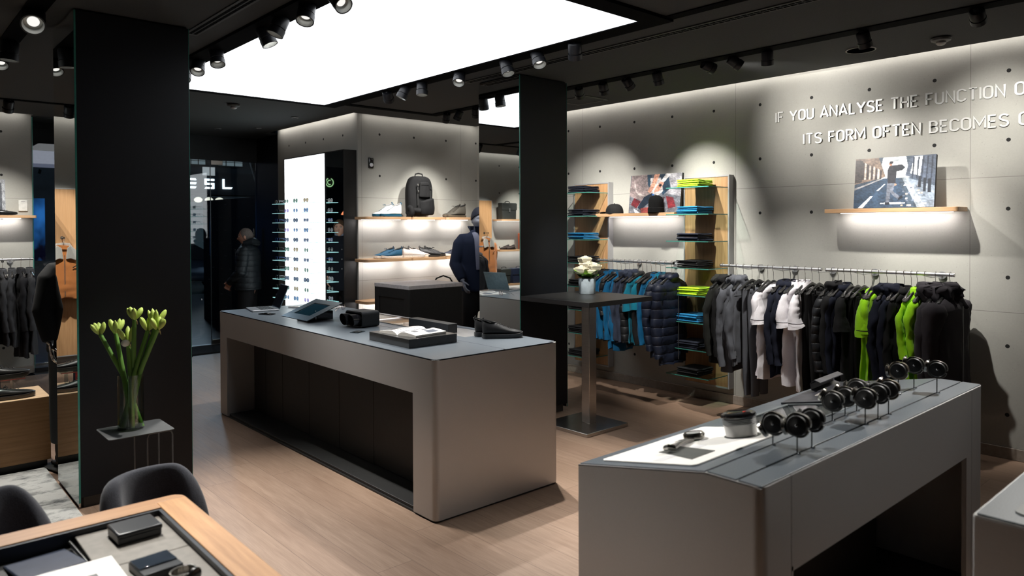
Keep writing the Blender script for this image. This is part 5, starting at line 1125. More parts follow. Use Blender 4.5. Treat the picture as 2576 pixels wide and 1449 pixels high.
q = MB(); q.M = Matrix.Rotation(-math.radians(0), 4, 'Y'); q.prism([(-.06, -.09, 0), (.02, -.09, 0), (.02, -.09, .06), (-.06, -.09, .033)], (0, .21, 0)); q.build('wedge', BLACKG, t, .001)
BX('security_cable', CHROME, t, .0, .006, -.094, -.088, 0, .08, bevel=0)
def open_book(label, pos, rz, w_, d_, th, pics=True, nm='magazine'):
    t = thing(nm, label, 'magazine', pos, rz)
    for sd in (-1, 1):
        rs = []; n = 12
        for k in range(n+1):
            u = k/n; x = sd*(.001+w_/2*u); z = .002+th*(math.sin(min(1, u*2.6)*PI/2)**.8)*(1-.55*u**2); rs.append([(x, -d_/2, .001+.001*u), (x, d_/2, .001+.001*u), (x, d_/2, z), (x, -d_/2, z)])
        MB().rings(rs).build('pages', PAPER, t, ang=50)
        if pics:
            mb = MB()
            zz = lambda u: .0026+th*(math.sin(min(1, u*2.6)*PI/2)**.8)*(1-.55*u**2)
            for (a, b, c_, d__, col) in ([(.15, .45, .05, .38, (70, 74, 84)), (.55, .88, .0, .34, (90, 96, 110)), (.3, .6, -.3, -.14, (120, 120, 122))] if sd > 0 else [(.1, .9, .1, .42, (110, 108, 106)), (.1, .9, -.42, .0, (60, 58, 58))]):
                for k in range(4):
                    u0 = a+(b-a)*k/4; u1 = a+(b-a)*(k+1)/4; mb.ink = lin(col); mb.quad((sd*(w_/2*u0+.001), c_*d_, zz(u0)), (sd*(w_/2*u1+.001), c_*d_, zz(u1)), (sd*(w_/2*u1+.001), d__*d_, zz(u1)), (sd*(w_/2*u0+.001), d__*d_, zz(u0)))
            mb.build('printed_picture', INK, t, smooth=False)
    BX('cover', mat('cover_white', lin((200, 198, 196)), .4), t, -w_/2, w_/2, -d_/2, d_/2, 0, .0012, bevel=0)
    return t
open_book('large white open catalogue behind the tablet holder', (3.24, 6.43, .95), math.radians(-78), .46, .31, .016)
# folded pair of spectacles
t = thing('spectacles', 'gold-rimmed spectacles on the far edge of the long counter', 'glasses', (3.30, 6.08, .951), math.radians(200))
GR = mat('rim_gold', (.5, .4, .32), .25, 1)
for sy in (-1, 1):
    pts = [(0, sy*.034+.026*math.cos(a), .028+.024*math.sin(a)) for a in [2*PI*i/24 for i in range(24)]]
    MB().prism(pts, (.0012, 0, 0)).build('lens', glass('lens_clear', (.75, .74, .76)), t, smooth=False); MB().tube(pts+[pts[0]], .0014, 6, caps=False).build('rim', GR, t)
    MB().tube([(0, sy*.064, .038), (.05, sy*.066, .035), (.10, sy*.064, .028), (.135, sy*.06, .004)], .0015, 6).build('temple', GR, t)
MB().tube([(0, -.01, .034), (-.002, 0, .038), (0, .01, .034)], .0013, 6).build('bridge', GR, t)
# twin tailpipe loudspeaker
t = thing('tailpipe_speaker', 'black loudspeaker made like a twin exhaust pipe on the long counter', 'speaker', (2.845, 4.975, .95), math.radians(4))
def rrect(hx, hz, r, y, n=6):
    pts = []
    for cx, cz, a0 in ((hx-r, hz-r, 0), (-hx+r, hz-r, 90), (-hx+r, -hz+r, 180), (hx-r, -hz+r, 270)):
        for k in range(n+1): a = math.radians(a0+90*k/n); pts.append((y, cx+r*math.cos(a), .062+cz+r*math.sin(a)))
    return pts
o_ = MB(); a_, b_2 = rrect(.115, .060, .025, -.03), rrect(.115, .060, .025, .125); i_, j_ = rrect(.105, .050, .018, -.03), rrect(.105, .050, .018, .11)
o_.rings([i_, a_, b_2, [(p[0], p[1]*.01, .062+(p[2]-.062)*.01) for p in b_2]], caps=False); o_.rings([i_, j_, [(p[0], p[1]*.01, .062+(p[2]-.062)*.01) for p in j_]], caps=False); o_.build('housing', mat('speaker_black', (.014, .015, .018), .42), t, ang=35)
for y in (-.052, .052):
    p_ = MB(); p_.M = Matrix.Translation((0, y, .060)) @ Matrix.Rotation(-PI/2, 4, 'Y')
    n = 32; rs = []
    for z, r in ((-.09, .036), (-.02, .040), (.05, .044), (.092, .046), (.094, .0445), (.088, .0425), (.0, .040)): rs.append([(r*math.cos(2*PI*i/n), r*math.sin(2*PI*i/n), z+(.24*r*math.cos(2*PI*i/n) if z > .04 else 0)) for i in range(n)])
    p_.rings(rs, caps=False); p_.build('tailpipe', mat('black_chrome', (.03, .03, .035), .06, .6, coat=.8), t)
    g_ = MB(); g_.M = p_.M; g_.lathe([(.0415, .055), (.0, .055)], n=28); g_.build('speaker_mesh', mat('mesh_cloth', (.02, .02, .022), .8), t)
t = thing('acrylic_sign', 'small clear acrylic card holder beside the loudspeaker', 'sign', (2.69, 4.70, .95), .5)
BX('plate', glass('acrylic', (.55, .6, .62)), t, -.05, .05, -.035, .035, .001, .006, bevel=.001); MB().box(-.035, .03, -.02, .0, .0062, .0068).box(-.02, .045, .01, .024, .0062, .0068).build('print', BLACK, t, smooth=False)
# tray with magazine
tag(BX('display_tray', mat('tray_black', (.02, .019, .018), .25, coat=.3), None, 2.565, 2.945, 3.845, 4.325, .95, 1.008, bevel=.0015), 'flat black display block under the open magazine near the counter corner', 'display block')
open_book('open glossy magazine lying on the flat black display block', (2.745, 4.07, 1.008), math.radians(-82), .36, .27, .026)
pair(3.30, 3.79, .95, math.radians(-32), 'black slip-on trainer at the right end of the long counter', BLK2, leather('speckled_sole', (.03, .03, .032), .5), BLK2, 'trainer', dx=.02, dy=.11, bow=False)

# ------------------------------------------------------------ flowers
t = thing('glass_vase', 'tall clear glass cylinder vase on the dark side table', 'vase', (1.155, 4.62, .552))
MB().lathe([(0, .0), (.067, .0), (.070, .003), (.070, .318), (.0675, .318), (.0675, .012), (0, .011)], n=40).build('vase_glass', glass('vase_glass_m', (.93, .96, .93), 0, .10), t)
MB().lathe([(0, .0115), (.0665, .0115), (.0665, .075), (0, .075)], n=32).build('water', glass('water', (.80, .90, .72)), t)
GS = mat('stem_green', lin((96, 140, 58)), .5, 0, .25, 14, .1, .001, (1, 1, .3)); GB = mat('bud_green', lin((180, 200, 98)), .5, 0, .28, 20, stretch=(1, 1, .4)); GP = mat('bud_pale', lin((226, 222, 150)), .5, 0, .15, 20)
def right_up(px, up): return Vector((px*math.cos(YAW), -px*math.sin(YAW), up))
stems = [(-.185, .610, 'G', 3, 'leftmost amaryllis stem with one bud splayed outwards'), (-.105, .610, 'G', 4, 'second amaryllis stem from the left, thick bud cluster'), (-.008, .560, 'W', 3, 'short amaryllis stem with one white opening bud in the middle'), (.045, .700, 'G', 4, 'tallest amaryllis stem standing behind the white bud'),
         (.105, .630, 'G', 3, 'amaryllis stem right of the tallest one'), (.150, .655, 'G', 4, 'amaryllis stem second from the right'), (.185, .640, 'G', 4, 'rightmost amaryllis stem leaning outwards')]
for k, (dx, hgt, kd, nb, lb) in enumerate(stems):
    t2 = thing('amaryllis', lb, 'flower', (1.155, 4.62, .562), 0, 'green amaryllis in the glass vase')
    a = k*2.4; b0 = Vector((.028*math.cos(a), .028*math.sin(a), .0)); fwd = Vector((math.sin(YAW), math.cos(YAW), 0))*(.03*math.sin(k*1.7)); e = right_up(dx*.93, hgt-.07)+fwd; s_ = right_up(-dx*.25, 0)+b0*.6; md = (s_+e)*.5+right_up(dx*.02, -.0); rimp = right_up(dx*.30, .31)+b0*.3
    P_ = [s_+(rimp-s_)*f for f in (0, .35, .7, 1)]; P_ += [rimp+(e-rimp)*f+right_up(0, .0)*f for f in (.33, .66, 1)]
    MB().tube([tuple(p) for p in P_], [.0145, .0148, .0145, .014, .0135, .0125, .0115], 12).build('stem', GS, t2)
    d_ = (e-rimp).normalized()
    for i in range(nb+3):
        an = i*2.1+k; sp_ = .30+.42*((i*7+k*3) % 5)/4; side = (right_up(math.cos(an), 0)+Vector((math.sin(YAW), math.cos(YAW), 0))*math.sin(an)).normalized()
        if k == 0 and i == 0: side = right_up(-1, 0).normalized(); sp_ = .8
        dr = (Vector((0, 0, 1))*.85+d_*.35+side*sp_).normalized(); L_ = .074+.014*((i*3+k) % 3); st0 = e+side*.008; r_ = .0135+.002*(i % 2)
        m_ = GP if (kd == 'W' and i == 0) else GB
        if kd == 'W' and i == 0: dr = (Vector((0, 0, .1))-Vector((math.sin(YAW), math.cos(YAW), 0))).normalized(); L_ = .055; r_ = .022; m_ = mat('petal_white', lin((242, 240, 226)), .5)
        pth = [tuple(st0+dr*L_*f) for f in (0, .12, .35, .6, .8, .93, 1)]; MB().tube(pth, [.004, r_*.55, r_*.92, r_, r_*.8, r_*.4, .001], 10).build('bud', m_, t2)
    MB().tube([tuple(e), tuple(e+right_up(.012, -.012)), tuple(e+right_up(.018, -.03))], [.008, .005, .001], 6, .4).build('sheath', mat('sheath_brown', lin((196, 176, 120)), .7), t2)
# roses on the bistro table
t = thing('flower_pot', 'square glass pot with white insert on the bistro table', 'vase', (4.86, 4.42, 1.11)); 
MB().lathe([(0, 0), (.070, 0), (.074, .006), (.078, .140), (.075, .140), (.071, .02), (0, .02)], n=8).build('pot', mat('frosted_glass', lin((178, 190, 196)), .25), t)
t2 = thing('greenery', 'bright green leaves under the white roses', 'plant', (4.86, 4.42, 1.25))
for k in range(11):
    a = k*2*PI/11; r = .115+.02*(k % 3); q = MB(); q.M = Matrix.Rotation(a, 4, 'Z') @ Matrix.Rotation(-.25-.12*(k % 3), 4, 'Y'); rs = []
    for i in range(7): u = i/6; w_ = .038*math.sin(min(.98, u+.06)*PI)+.001; rs.append([(u*r, -w_, .004*math.sin(u*9)), (u*r, 0, -.004+.010*u), (u*r, w_, .004*math.sin(u*9)), (u*r, 0, -.002+.010*u)])
    q.rings(rs); q.build('leaf', mat('leaf_lime', lin((118, 178, 40)), .5, 0, .3, 18) if k % 2 else mat('leaf_dark', lin((60, 104, 44)), .5, 0, .3, 18), t2, ang=80)
for k in range(14):
    a = k*1.9; MB().ell((.05*math.cos(a), .05*math.sin(a), .03+.018*(k % 3)), (.010, .010, .010), 8, 6).build('berry', mat('berry_green', lin((178, 190, 90)), .5), t2)
RW_ = mat('rose_cream', lin((244, 236, 208)), .6, 0, .06, 20)
def rose(dx, dz, dd, lb, s=1.0):
    dx, dz, dd, s = dx*1.6, dz*1.70, dd*1.6, s*1.55
    t = thing('rose', lb, 'flower', tuple(Vector((4.86, 4.42, 1.11))+right_up(dx, dz)+Vector((math.sin(YAW), math.cos(YAW), 0))*dd), dx*20)
    for L in range(4):
        for i in range(5):
            a = i*2*PI/5+L*.63; r = (.006+.0085*L)*s; q = MB(); q.M = Matrix.Rotation(a, 4, 'Z'); rs = []
            for j in range(6):
                v = j/5; out = r*(.75+.35*math.sin(v*2.2))+(.003*L)*s*max(0, v-.6)*2.2; zz = (-.020+.046*v)*s-(.0045*L*v)*s; ww = (.010+.006*L)*s*math.sin(min(1, v*1.3+.25)*PI*.62)+.001
                rs.append([(out-.003*math.cos(p*1.5)+.0, ww*p, zz) for p in (-1, -.5, 0, .5, 1)]+[(out+.0012, ww*p, zz) for p in (1, .5, 0, -.5, -1)])
            q.rings(rs); q.build('petal', RW_, t, sub=1)
    b = t.location; MB().tube([(0, 0, -.015*s), (0, 0, -.045-dz*.2)], .004, 6).build('stem', GS, t)
for dx, dz, dd, lb, s_ in ((-.030, .125, -.01, 'cream rose at the left of the bunch', 1.15), (.005, .150, .01, 'cream rose in the middle of the bunch', 1.2), (.035, .140, -.012, 'cream rose at the right of the bunch', 1.15), (-.008, .178, .02, 'cream rose highest in the bunch', 1.0), (.022, .118, -.03, 'small cream rose at the front of the bunch', .8)): rose(dx, dz, dd, lb, s_)

# ------------------------------------------------------------ oak display table, lower left
t = thing('display_table', 'oak table with glazed sunken tray of leather goods, lower left corner', 'table', (0, 0, 0))
TO = wood('oak_table', lin((168, 122, 78)), lin((204, 156, 108)), 1, .42); TOX = wood('oak_table_x', lin((160, 116, 80)), lin((190, 146, 104)), 0, .4)
Zt = .75; pts = rslab(-1.6, .862, .4, 2.785, .045)
MB().box(.765, .862, .4, 2.74, Zt-.05, Zt).build('side_rail', TO, t, .002); 
MB().prism([(x, y, Zt-.05) for x, y in [(-1.6, 2.685), (.765, 2.685), (.765, 2.74), (.862, 2.74)]+[(.817+.045*math.cos(math.radians(a)), 2.74+.045*math.sin(math.radians(a))) for a in (15, 30, 45, 60, 75, 90)]+[(-1.6, 2.785)]], (0, 0, .05)).build('end_rail', TOX, t, .002, ang=30)
BX('under_frame', BLACK, t, -1.6, .85, .45, 2.765, Zt-.058, Zt-.050)
wl = MB(); wl.box(-1.6, .765, .4, 2.685, Zt-.135, Zt-.13).box(.753, .765, .4, 2.685, Zt-.13, Zt-.004).box(-1.6, .753, 2.673, 2.685, Zt-.13, Zt-.004); wl.build('tray_well', mat('well_navy', (.018, .022, .03), .4), t, smooth=False)
for x0, y0 in ((.78, 2.70), (.78, .6), (-1.4, 2.70), (-1.4, .6)): BX('leg', BLACK, t, x0-.03, x0+.03, y0-.03, y0+.03, 0, Zt-.058)
TL = mat('tray_grey', lin((122, 117, 110)), .6); TM = mat('tray_pale', lin((206, 216, 212)), .5)
BX('insert_tray', TL, t, .50, .751, 2.36, 2.67, Zt-.12, Zt-.022, bevel=.002); BX('insert_tray', TL, t, .50, .751, 1.70, 2.357, Zt-.12, Zt-.022, bevel=.002)
BX('insert_pale', TM, t, -1.5, .495, 1.5, 2.66, Zt-.125, Zt-.12)
LE = mat('leather_gloss_black', (.018, .021, .026), .33, coat=.2)
t = thing('leather_box', 'flat black leather box under the glass of the oak table', 'box', (.650, 2.555, Zt-.022), .04); MB().box(-.068, .062, -.058, .058, 0, .026).build('box_body', LE, t, .006, seg=3); MB().box(-.070, .064, -.060, .060, .020, .036).build('lid', LE, t, .006, seg=3)
t = thing('leather_folder', 'navy leather folder leaning in the oak table tray', 'folder', (.40, 2.54, Zt-.119), .10)
q = MB(); q.M = Matrix.Translation((0, 0, .052)) @ Matrix.Rotation(-.05, 4, 'X'); q.box(-.085, .085, -.105, .105, 0, .012); q.build('cover', LE, t, .004); q = MB(); q.M = Matrix.Translation((0, 0, .078)) @ Matrix.Rotation(-.12, 4, 'X'); q.box(-.085, .080, -.105, .105, 0, .010); q.build('flap', mat('leather_navy_gloss', (.035, .045, .075), .4), t, .004); BX('body', LE, t, -.085, .085, -.105, .105, 0, .045, bevel=.004)
MB().cyl((.092, -.10, .075), (.092, .10, .090), .006, n=10).build('pen', BLACKG, t)
t = thing('watch_box', 'dark box with striped lid beside the wristwatch in the oak table', 'box', (.625, 2.25, Zt-.022), .08); MB().box(-.055, .055, -.06, .06, 0, .022).build('box_body', LE, t, .003); MB().box(-.052, .052, -.02, .057, .022, .026).build('lid_glass', mat('lid_blue', (.03, .04, .055), .1, coat=.5), t, .001)
t = thing('bracelet_watch', 'black bracelet watch lying at the bottom edge of the oak table', 'watch', (.665, 2.14, Zt-.022), .5)
bb = MB()
for k in range(26):
    a = 2*PI*k/26; q = Matrix.Translation((.036*math.cos(a), .030*math.sin(a), .014)) @ Matrix.Rotation(a, 4, 'Z'); s4 = MB(); s4.M = q; s4.box(-.0022, .0022, -.0036, .0036, -.012, .012); bb.add(s4.v, s4.f)
bb.build('bracelet', CHD, t, .0006); q = MB(); q.M = Matrix.Translation((.0, -.036, .018)) @ Matrix.Rotation(PI/2, 4, 'X'); q.lathe([(0, 0), (.020, 0), (.022, .002), (.022, .010), (.019, .012), (0, .012)], n=26); q.build('case', BLACKG, t)
t = thing('placard', 'white frame-like placard standing on a block in the oak table tray', 'placard', (0, 0, 0)); BX('board', WHITE, t, .30, .535, 1.90, 2.36, Zt+.0, Zt+.012, bevel=.002); BX('support', BLACK, t, .33, .49, 1.95, 2.20, Zt-.12, Zt)
tag(BX('photo_card', mat('photo_dark', (.05, .055, .06), .4), None, .345, .475, 1.94, 2.26, Zt+.0125, Zt+.014, bevel=0), 'dark rectangular photo card on the white placard of the oak table', 'card')
# tub chairs
FELT = mat('felt_charcoal', lin((64, 66, 75)), .95, 0, .35, 330, .6, .002, sheen=.3)
def tub_chair(label, pos, rz, ztop=.74):
    """seat faces -y; shell wraps round the back and sides with a raised back"""
    t = thing('tub_chair', label, 'chair', pos, rz); n = 29; rs = []
    for k in range(n):
        a = math.radians(-30+240*k/(n-1)); e = abs(k/(n-1)-.5)*2; top = ztop-.34*max(0, (e-.38)/.62)**2.0; R = .150; c, s = math.cos(a), math.sin(a); cx, cy = R*c*1.02, R*s*.88; ox, oy = (R+.045)*c*1.02, (R+.050)*s*.9; ix, iy = (R-.030)*c, (R-.030)*s*.88
        rs.append([(ix*.86, iy*.86, .40), (ix, iy, (top+.40)/2), (ix*1.05, iy*1.05, top-.02), (cx*1.07, cy*1.07, top), (ox*1.08, oy*1.08, top-.03), (ox, oy, (top+.40)/2), (ox*.86, oy*.86, .38)])
    MB().rings(rs).build('shell', FELT, t, sub=2)
    MB().lathe([(0, .36), (.15, .36), (.17, .38), (.17, .43), (.15, .452), (0, .458)], n=32).build('seat', FELT, t)
    for sx in (-1, 1):
        for sy in (-1, 1): MB().cyl((sx*.10, sy*.10, .37), (sx*.17, sy*.16, 0), .014, .009, 12).build('leg', BLACK, t)
    return t
tub_chair('charcoal felt tub chair behind the corner of the oak table', (.865, 3.08, 0), math.radians(14), .745)
tub_chair('charcoal felt tub chair at the left photo edge, only its pointed side in view', (.405, 3.12, 0), math.radians(55), .77)
# ------------------------------------------------------------ people and mannequins (bodies face local +y, feet on z = 0)
V = Vector
def head(mb, c, s=1.0, yaw=0.0, pitch=0.0, face=1.0):
    """lofted head with brow, sockets, nose, lips, chin; c = centre"""
    nu, nv = 40, 30; rs = []
    M_ = Matrix.Translation(c) @ Matrix.Rotation(yaw, 4, 'Z') @ Matrix.Rotation(pitch, 4, 'X') @ Matrix.Scale(s, 4)
    def g(x, z, x0, z0, sx, sz): return math.exp(-((x-x0)/sx)**2-((z-z0)/sz)**2)
    for j in range(nv+1):
        t = PI*(j+.15)/(nv+.3)-PI/2; ring = []
        for i in range(nu):
            p = 2*PI*i/nu; dx, dy, dz = math.cos(t)*math.cos(p), math.cos(t)*math.sin(p), math.sin(t)
            lo = max(0, -dz); x = dx*.076*(1-.30*lo**1.6); y = dy*(.100 if dy < 0 else .092)*(1-.28*lo**1.5*(1 if dy < 0 else .25)); z = dz*.120
            if dy < 0: z += .010*(-dy); y *= 1-.28*lo
            if dy > 0:
                f = dy
                y += face*f*(.026*g(x, z, 0, -.022, .012, .016)+.014*g(x, z, 0, .0, .009, .026)+.009*g(x, z, 0, .032, .05, .012)-.014*g(x, z, .032, .014, .017, .012)-.014*g(x, z, -.032, .014, .017, .012)
                     +.008*g(x, z, 0, -.052, .022, .006)+.007*g(x, z, 0, -.066, .020, .006)-.006*g(x, z, 0, -.059, .024, .004)-.008*g(x, z, 0, -.079, .03, .008)+.014*g(x, z, 0, -.100, .026, .018)+.006*g(x, z, .042, -.012, .02, .018)+.006*g(x, z, -.042, -.012, .02, .018))
            ring.append(M_ @ V((x, y, z)))
        rs.append(ring)
    mb.rings(rs)
    for sd in (-1, 1):
        e = MB(); e.M = M_ @ Matrix.Translation((sd*.074, -.012, -.004)) @ Matrix.Rotation(sd*-.35, 4, 'Z'); e.ell((0, 0, 0), (.010, .018, .030), 12, 8); mb.add(e.v, e.f)
        e = MB(); e.M = M_; 
    return M_
def hand(mb, w_, d, nrm, curl, side, s=1.0):
    """palm plus four jointed fingers and a thumb; d = direction, nrm = palm normal (fingers curl to it)"""
    d = V(d).normalized(); nrm = V(nrm); nrm = (nrm-d*nrm.dot(d)).normalized(); b = d.cross(nrm).normalized(); w_ = V(w_)
    k = w_+d*.085*s
    for f in (-.027, -.009, .009, .027): mb.tube([w_+b*f*.55*s, w_+d*.04*s+b*f*.9*s, k+b*f*s], [.013*s, .0135*s, .011*s], 8)
    for f, L_ in ((-.030, .062), (-.010, .075), (.010, .079), (.030, .070)):
        p = k+b*f*s; dd = d.copy(); P_ = [p-d*.01*s, p]; 
        for q, fr_ in enumerate((.46, .30, .24)):
            a = curl*(.6+.5*q); dd = (dd*math.cos(a)+nrm*math.sin(a)).normalized(); nn = (nrm*math.cos(a)-d*math.sin(a)); p = p+dd*L_*fr_*s; P_.append(p)
        mb.tube(P_, [.0095*s, .0095*s, .009*s, .0085*s, .0065*s], 8)
    th = w_+d*.028*s+b*side*.026*s; t1 = th+(b*side*.75+d*.6+nrm*.35).normalized()*.034*s; t2 = t1+(d*.9+b*side*.25+nrm*.5).normalized()*.028*s; t3 = t2+(d*.8+nrm*.6).normalized()*.020*s
    mb.tube([th, t1, t2, t3], [.014*s, .011*s, .0095*s, .0075*s], 8)
def body(name, m, par, arms, hc, hyaw, hp=0, hs=1.0, face=1.0, vox=.0062, legs=((-.10, 0), (.10, 0)), curl=.5, pn=None):
    mb = MB(); head(mb, V(hc), hs, hyaw, hp, face)
    mb.tube([V((0, -.02, 1.42)), V((0, -.012, 1.50)), V(hc)-V((0, .012, .06))], [.066, .056, .055], 18)
    rs = []
    for z, rx, ry in ((.80, .10, .08), (.88, .165, .105), (.98, .165, .105), (1.10, .145, .095), (1.25, .170, .110), (1.36, .185, .108), (1.43, .165, .085), (1.47, .09, .06)): rs.append([(rx*math.cos(a), ry*math.sin(a)-.01, z) for a in [2*PI*i/24 for i in range(24)]])
    mb.rings(rs)
    for k, (sh, el, wr, hd, pnm) in enumerate(arms):
        mb.tube([sh, V(sh)*.5+V(el)*.5, el, V(el)*.5+V(wr)*.5, wr], [.050, .046, .040, .036, .026], 14); hand(mb, wr, hd, pnm, curl, 1 if k else -1)
    for (x, y), sx in zip(legs, (-1, 1)): mb.tube([(sx*.085, -.01, .92), (sx*.09, 0, .70), (x, y+.01, .50), (x, y-.01, .30), (x, y, .08)], [.088, .078, .058, .055, .038], 16); mb.tube([(x, y-.05, .045), (x, y+.05, .04), (x, y+.17, .025)], [.040, .040, .022], 12)
    return mb.build(name, m, par, remesh=vox, sm=3)
def coat(mb, arms, hem, r=1.0, sl=.060, cuff=.045, open_=0, ztop=1.47, flare=1.0):
    rs = []
    for z, rx, ry in ((hem, .205*flare, .150), (hem+.03, .210*flare, .155), (1.0, .200, .150), (1.12, .190, .140), (1.26, .205, .148), (1.37, .215, .140), (1.43, .185, .110), (ztop, .105, .085), (ztop+.03, .078, .072)): rs.append([(rx*r*math.cos(a), ry*r*math.sin(a)-.012, z) for a in [2*PI*i/32 for i in range(32)]])
    mb.rings(rs)
    for sh, el, wr, hd, pnm in arms:
        sh, el, wr = V(sh), V(el), V(wr); e = wr+(el-wr).normalized()*.015
        sg = 1 if sh.x > 0 else -1
        mb.tube([sh+V((-sg*.075, 0, .015)), sh+V((-sg*.02, 0, .004)), sh*.8+el*.2+V((sg*.006, 0, 0)), sh*.5+el*.5, el, el*.5+e*.5, e], [sl*.75, sl*1.0, sl*1.12, sl*1.1, sl*1.02, sl*.9, cuff], 16)
def trousers(mb, legs, r=1.0, z0=.06):
    for (x, y), sx in zip(legs, (-1, 1)): mb.tube([(sx*.08, -.01, 1.0), (sx*.092, 0, .74), (x, y+.012, .50), (x, y, .30), (x, y, z0)], [.115*r, .105*r, .080*r, .074*r, .070*r], 18)
SKIN = mat('skin', lin((196, 146, 124)), .5, 0, .08, 30, .1, .001); SKIN2 = mat('skin_pale', lin((214, 168, 146)), .5, 0, .06, 30, .1, .001)
COAT = cloth('coat_black', (.011, .014, .018), .5, 12); QC = quilt('coat_quilted', (.012, .016, .020), .075)
def face_bits(par, M_, iris, brow, white=True):
    for sd in (-1, 1):
        e = MB(); e.M = M_; e.ell((sd*.031, .074, .013), (.0125, .0125, .010), 12, 8); e.build('eye', mat('eye_white', (.55, .52, .50), .3), par)
        e = MB(); e.M = M_; e.ell((sd*.031, .0825, .013), (.006, .005, .006), 10, 6); e.build('iris', iris, par)
        e = MB(); e.M = M_; e.tube([(sd*.014, .090, .030), (sd*.030, .091, .034), (sd*.048, .080, .029)], [.0028, .0035, .002], 6); e.build('eyebrow', brow, par)
def cap_hair(mb, M_, cover, th=.006, back=.35):
    """scalp shell over top, sides and back of the head; cover = how low it comes in front (z)"""
    nu, nv = 36, 16; rs = []
    for j in range(nv+1):
        ring = []
        for i in range(nu):
            p = 2*PI*i/nu; fr_ = max(0, math.sin(p)); zlo = cover*fr_-back*(1-fr_); dz = 1-(1-zlo)*(j/nv); dz = min(.999, dz); c = math.sqrt(max(0, 1-dz*dz)); lo = max(0, -dz)
            x, y, z = c*math.cos(p)*(.076+th)*(1-.3*lo**1.6), c*math.sin(p)*((.100 if math.sin(p) < 0 else .092)+th), dz*(.120+th)
            if math.sin(p) < 0: z += .010*(-c*math.sin(p)); y *= 1-.28*lo
            ring.append(M_ @ V((x, y, z)))
        rs.append(ring)
    mb.rings(rs)
# --- man at the door, profile to the left, hands clasped
mp = thing('person', 'balding man in a dark quilted parka and white collar standing at the entrance door', 'person', (3.96, 9.90, .0), math.atan2(.80, .60)+.0)
arms = [((-.19, -.01, 1.40), (-.235, .02, 1.12), (-.05, .235, .95), (.55, .35, -.75), (.8, -.3, .2)), ((.19, -.01, 1.40), (.235, .02, 1.12), (.05, .235, .965), (-.55, .35, -.75), (-.8, -.3, .2))]
lg = ((-.11, .02), (.11, -.03)); hc = (0, .02, 1.585)
body('body', SKIN, mp, arms, hc, 0, -.08, 1.0, legs=lg, curl=.55)
HM = Matrix.Translation(hc) @ Matrix.Rotation(-.08, 4, 'X')
face_bits(mp, HM, mat('iris_dark', (.02, .015, .01), .2), mat('hair_grey', (.10, .09, .085), .8))
q = MB(); cap_hair(q, HM, 1.1, .004, .30); q.build('hair', mat('hair_grey_short', (.13, .11, .10), .85, 0, .3, 120), mp)
q = MB(); coat(q, arms, .86, 1.12, .070, .050); q.build('parka', QC, mp, remesh=.011, sm=5)
q = MB(); q.tube([(.10, .02, 1.50), (.09, -.08, 1.53), (0, -.13, 1.50), (-.09, -.08, 1.53), (-.10, .02, 1.50)], [.03, .045, .05, .045, .03], 14); q.build('hood', QC, mp)
q = MB(); q.lathe([(.066, 1.475), (.068, 1.52), (.061, 1.525), (.060, 1.475)], (0, -.006, 0), 26, True); q.build('shirt_collar', mat('shirt_white', lin((215, 218, 225)), .6), mp)
q = MB(); trousers(q, lg); q.build('trousers', cloth('trouser_black', (.008, .008, .009)), mp, remesh=.012, sm=4)
BX('badge', mat('badge_tan', lin((190, 140, 70)), .6), mp, -.268, -.262, -.02, .018, 1.24, 1.275, bevel=.001); BX('zip', mat('zip_grey', (.25, .25, .25), .3, .6), mp, -.003, .003, .158, .162, .95, 1.42, bevel=0)
for (x, y) in lg: 
    s4 = MB(); s4.tube([(x, y-.06, .05), (x, y+.05, .048), (x, y+.15, .035), (x, y+.20, .03)], [.045, .05, .043, .02], 14, .8, up=(0, 0, 1)); s4.box(x-.042, x+.042, y-.09, y+.19, 0, .016); s4.build('shoe', mat('shoe_polish', (.008, .008, .008), .2), mp)
# --- second man, standing behind the dark column, seen in the display mirror
m2 = thing('person', 'fair-haired man in a dark coat standing near the door, seen only in the eyewear mirror', 'person', (3.02, 10.1, 0), -math.atan2(.47, -.88))
m2.scale = (1.06, 1.06, 1.06)
arms2 = [((-.19, -.01, 1.40), (-.215, .0, 1.12), (-.17, .08, .90), (0, .3, -1), (.9, .2, 0)), ((.19, -.01, 1.40), (.215, .0, 1.12), (.17, .08, .90), (0, .3, -1), (-.9, .2, 0))]
lg2 = ((-.11, .0), (.11, .0)); hc2 = (0, .02, 1.60)
body('body', SKIN2, m2, arms2, hc2, .15, 0, 1.03, legs=lg2)
HM2 = Matrix.Translation(hc2) @ Matrix.Rotation(.15, 4, 'Z') @ Matrix.Scale(1.03, 4)
face_bits(m2, HM2, mat('iris_grey', (.08, .09, .10), .2), mat('brow_fair', (.12, .07, .04), .8))
q = MB(); cap_hair(q, HM2, .62, .010, .30); q.build('hair', mat('hair_fair', (.09, .05, .025), .8, 0, .4, 90), m2)
q = MB(); coat(q, arms2, .70, 1.05, .066, .046, flare=1.05); q.build('coat', cloth('coat_navy', (.008, .010, .016)), m2, remesh=.012, sm=5)
q = MB(); q.lathe([(.066, 1.475), (.072, 1.53), (.064, 1.535), (.060, 1.475)], (0, -.006, 0), 26, True); q.build('shirt_collar', mat('shirt_blue', lin((150, 165, 190)), .6), m2)
q = MB(); trousers(q, lg2); q.build('trousers', MC['trouser_black'], m2, remesh=.012, sm=4)
for z in (1.30, 1.16, 1.02): q = MB(); q.ell((.03, .150, z), (.010, .004, .010), 10, 6); q.build('button', mat('button_grey', (.2, .2, .2), .3), m2)
for (x, y) in lg2: s4 = MB(); s4.tube([(x, y-.06, .05), (x, y+.05, .048), (x, y+.15, .035), (x, y+.20, .03)], [.045, .05, .043, .02], 14, .8, up=(0, 0, 1)); s4.box(x-.042, x+.042, y-.09, y+.19, 0, .016); s4.build('shoe', MC['shoe_polish'], m2)
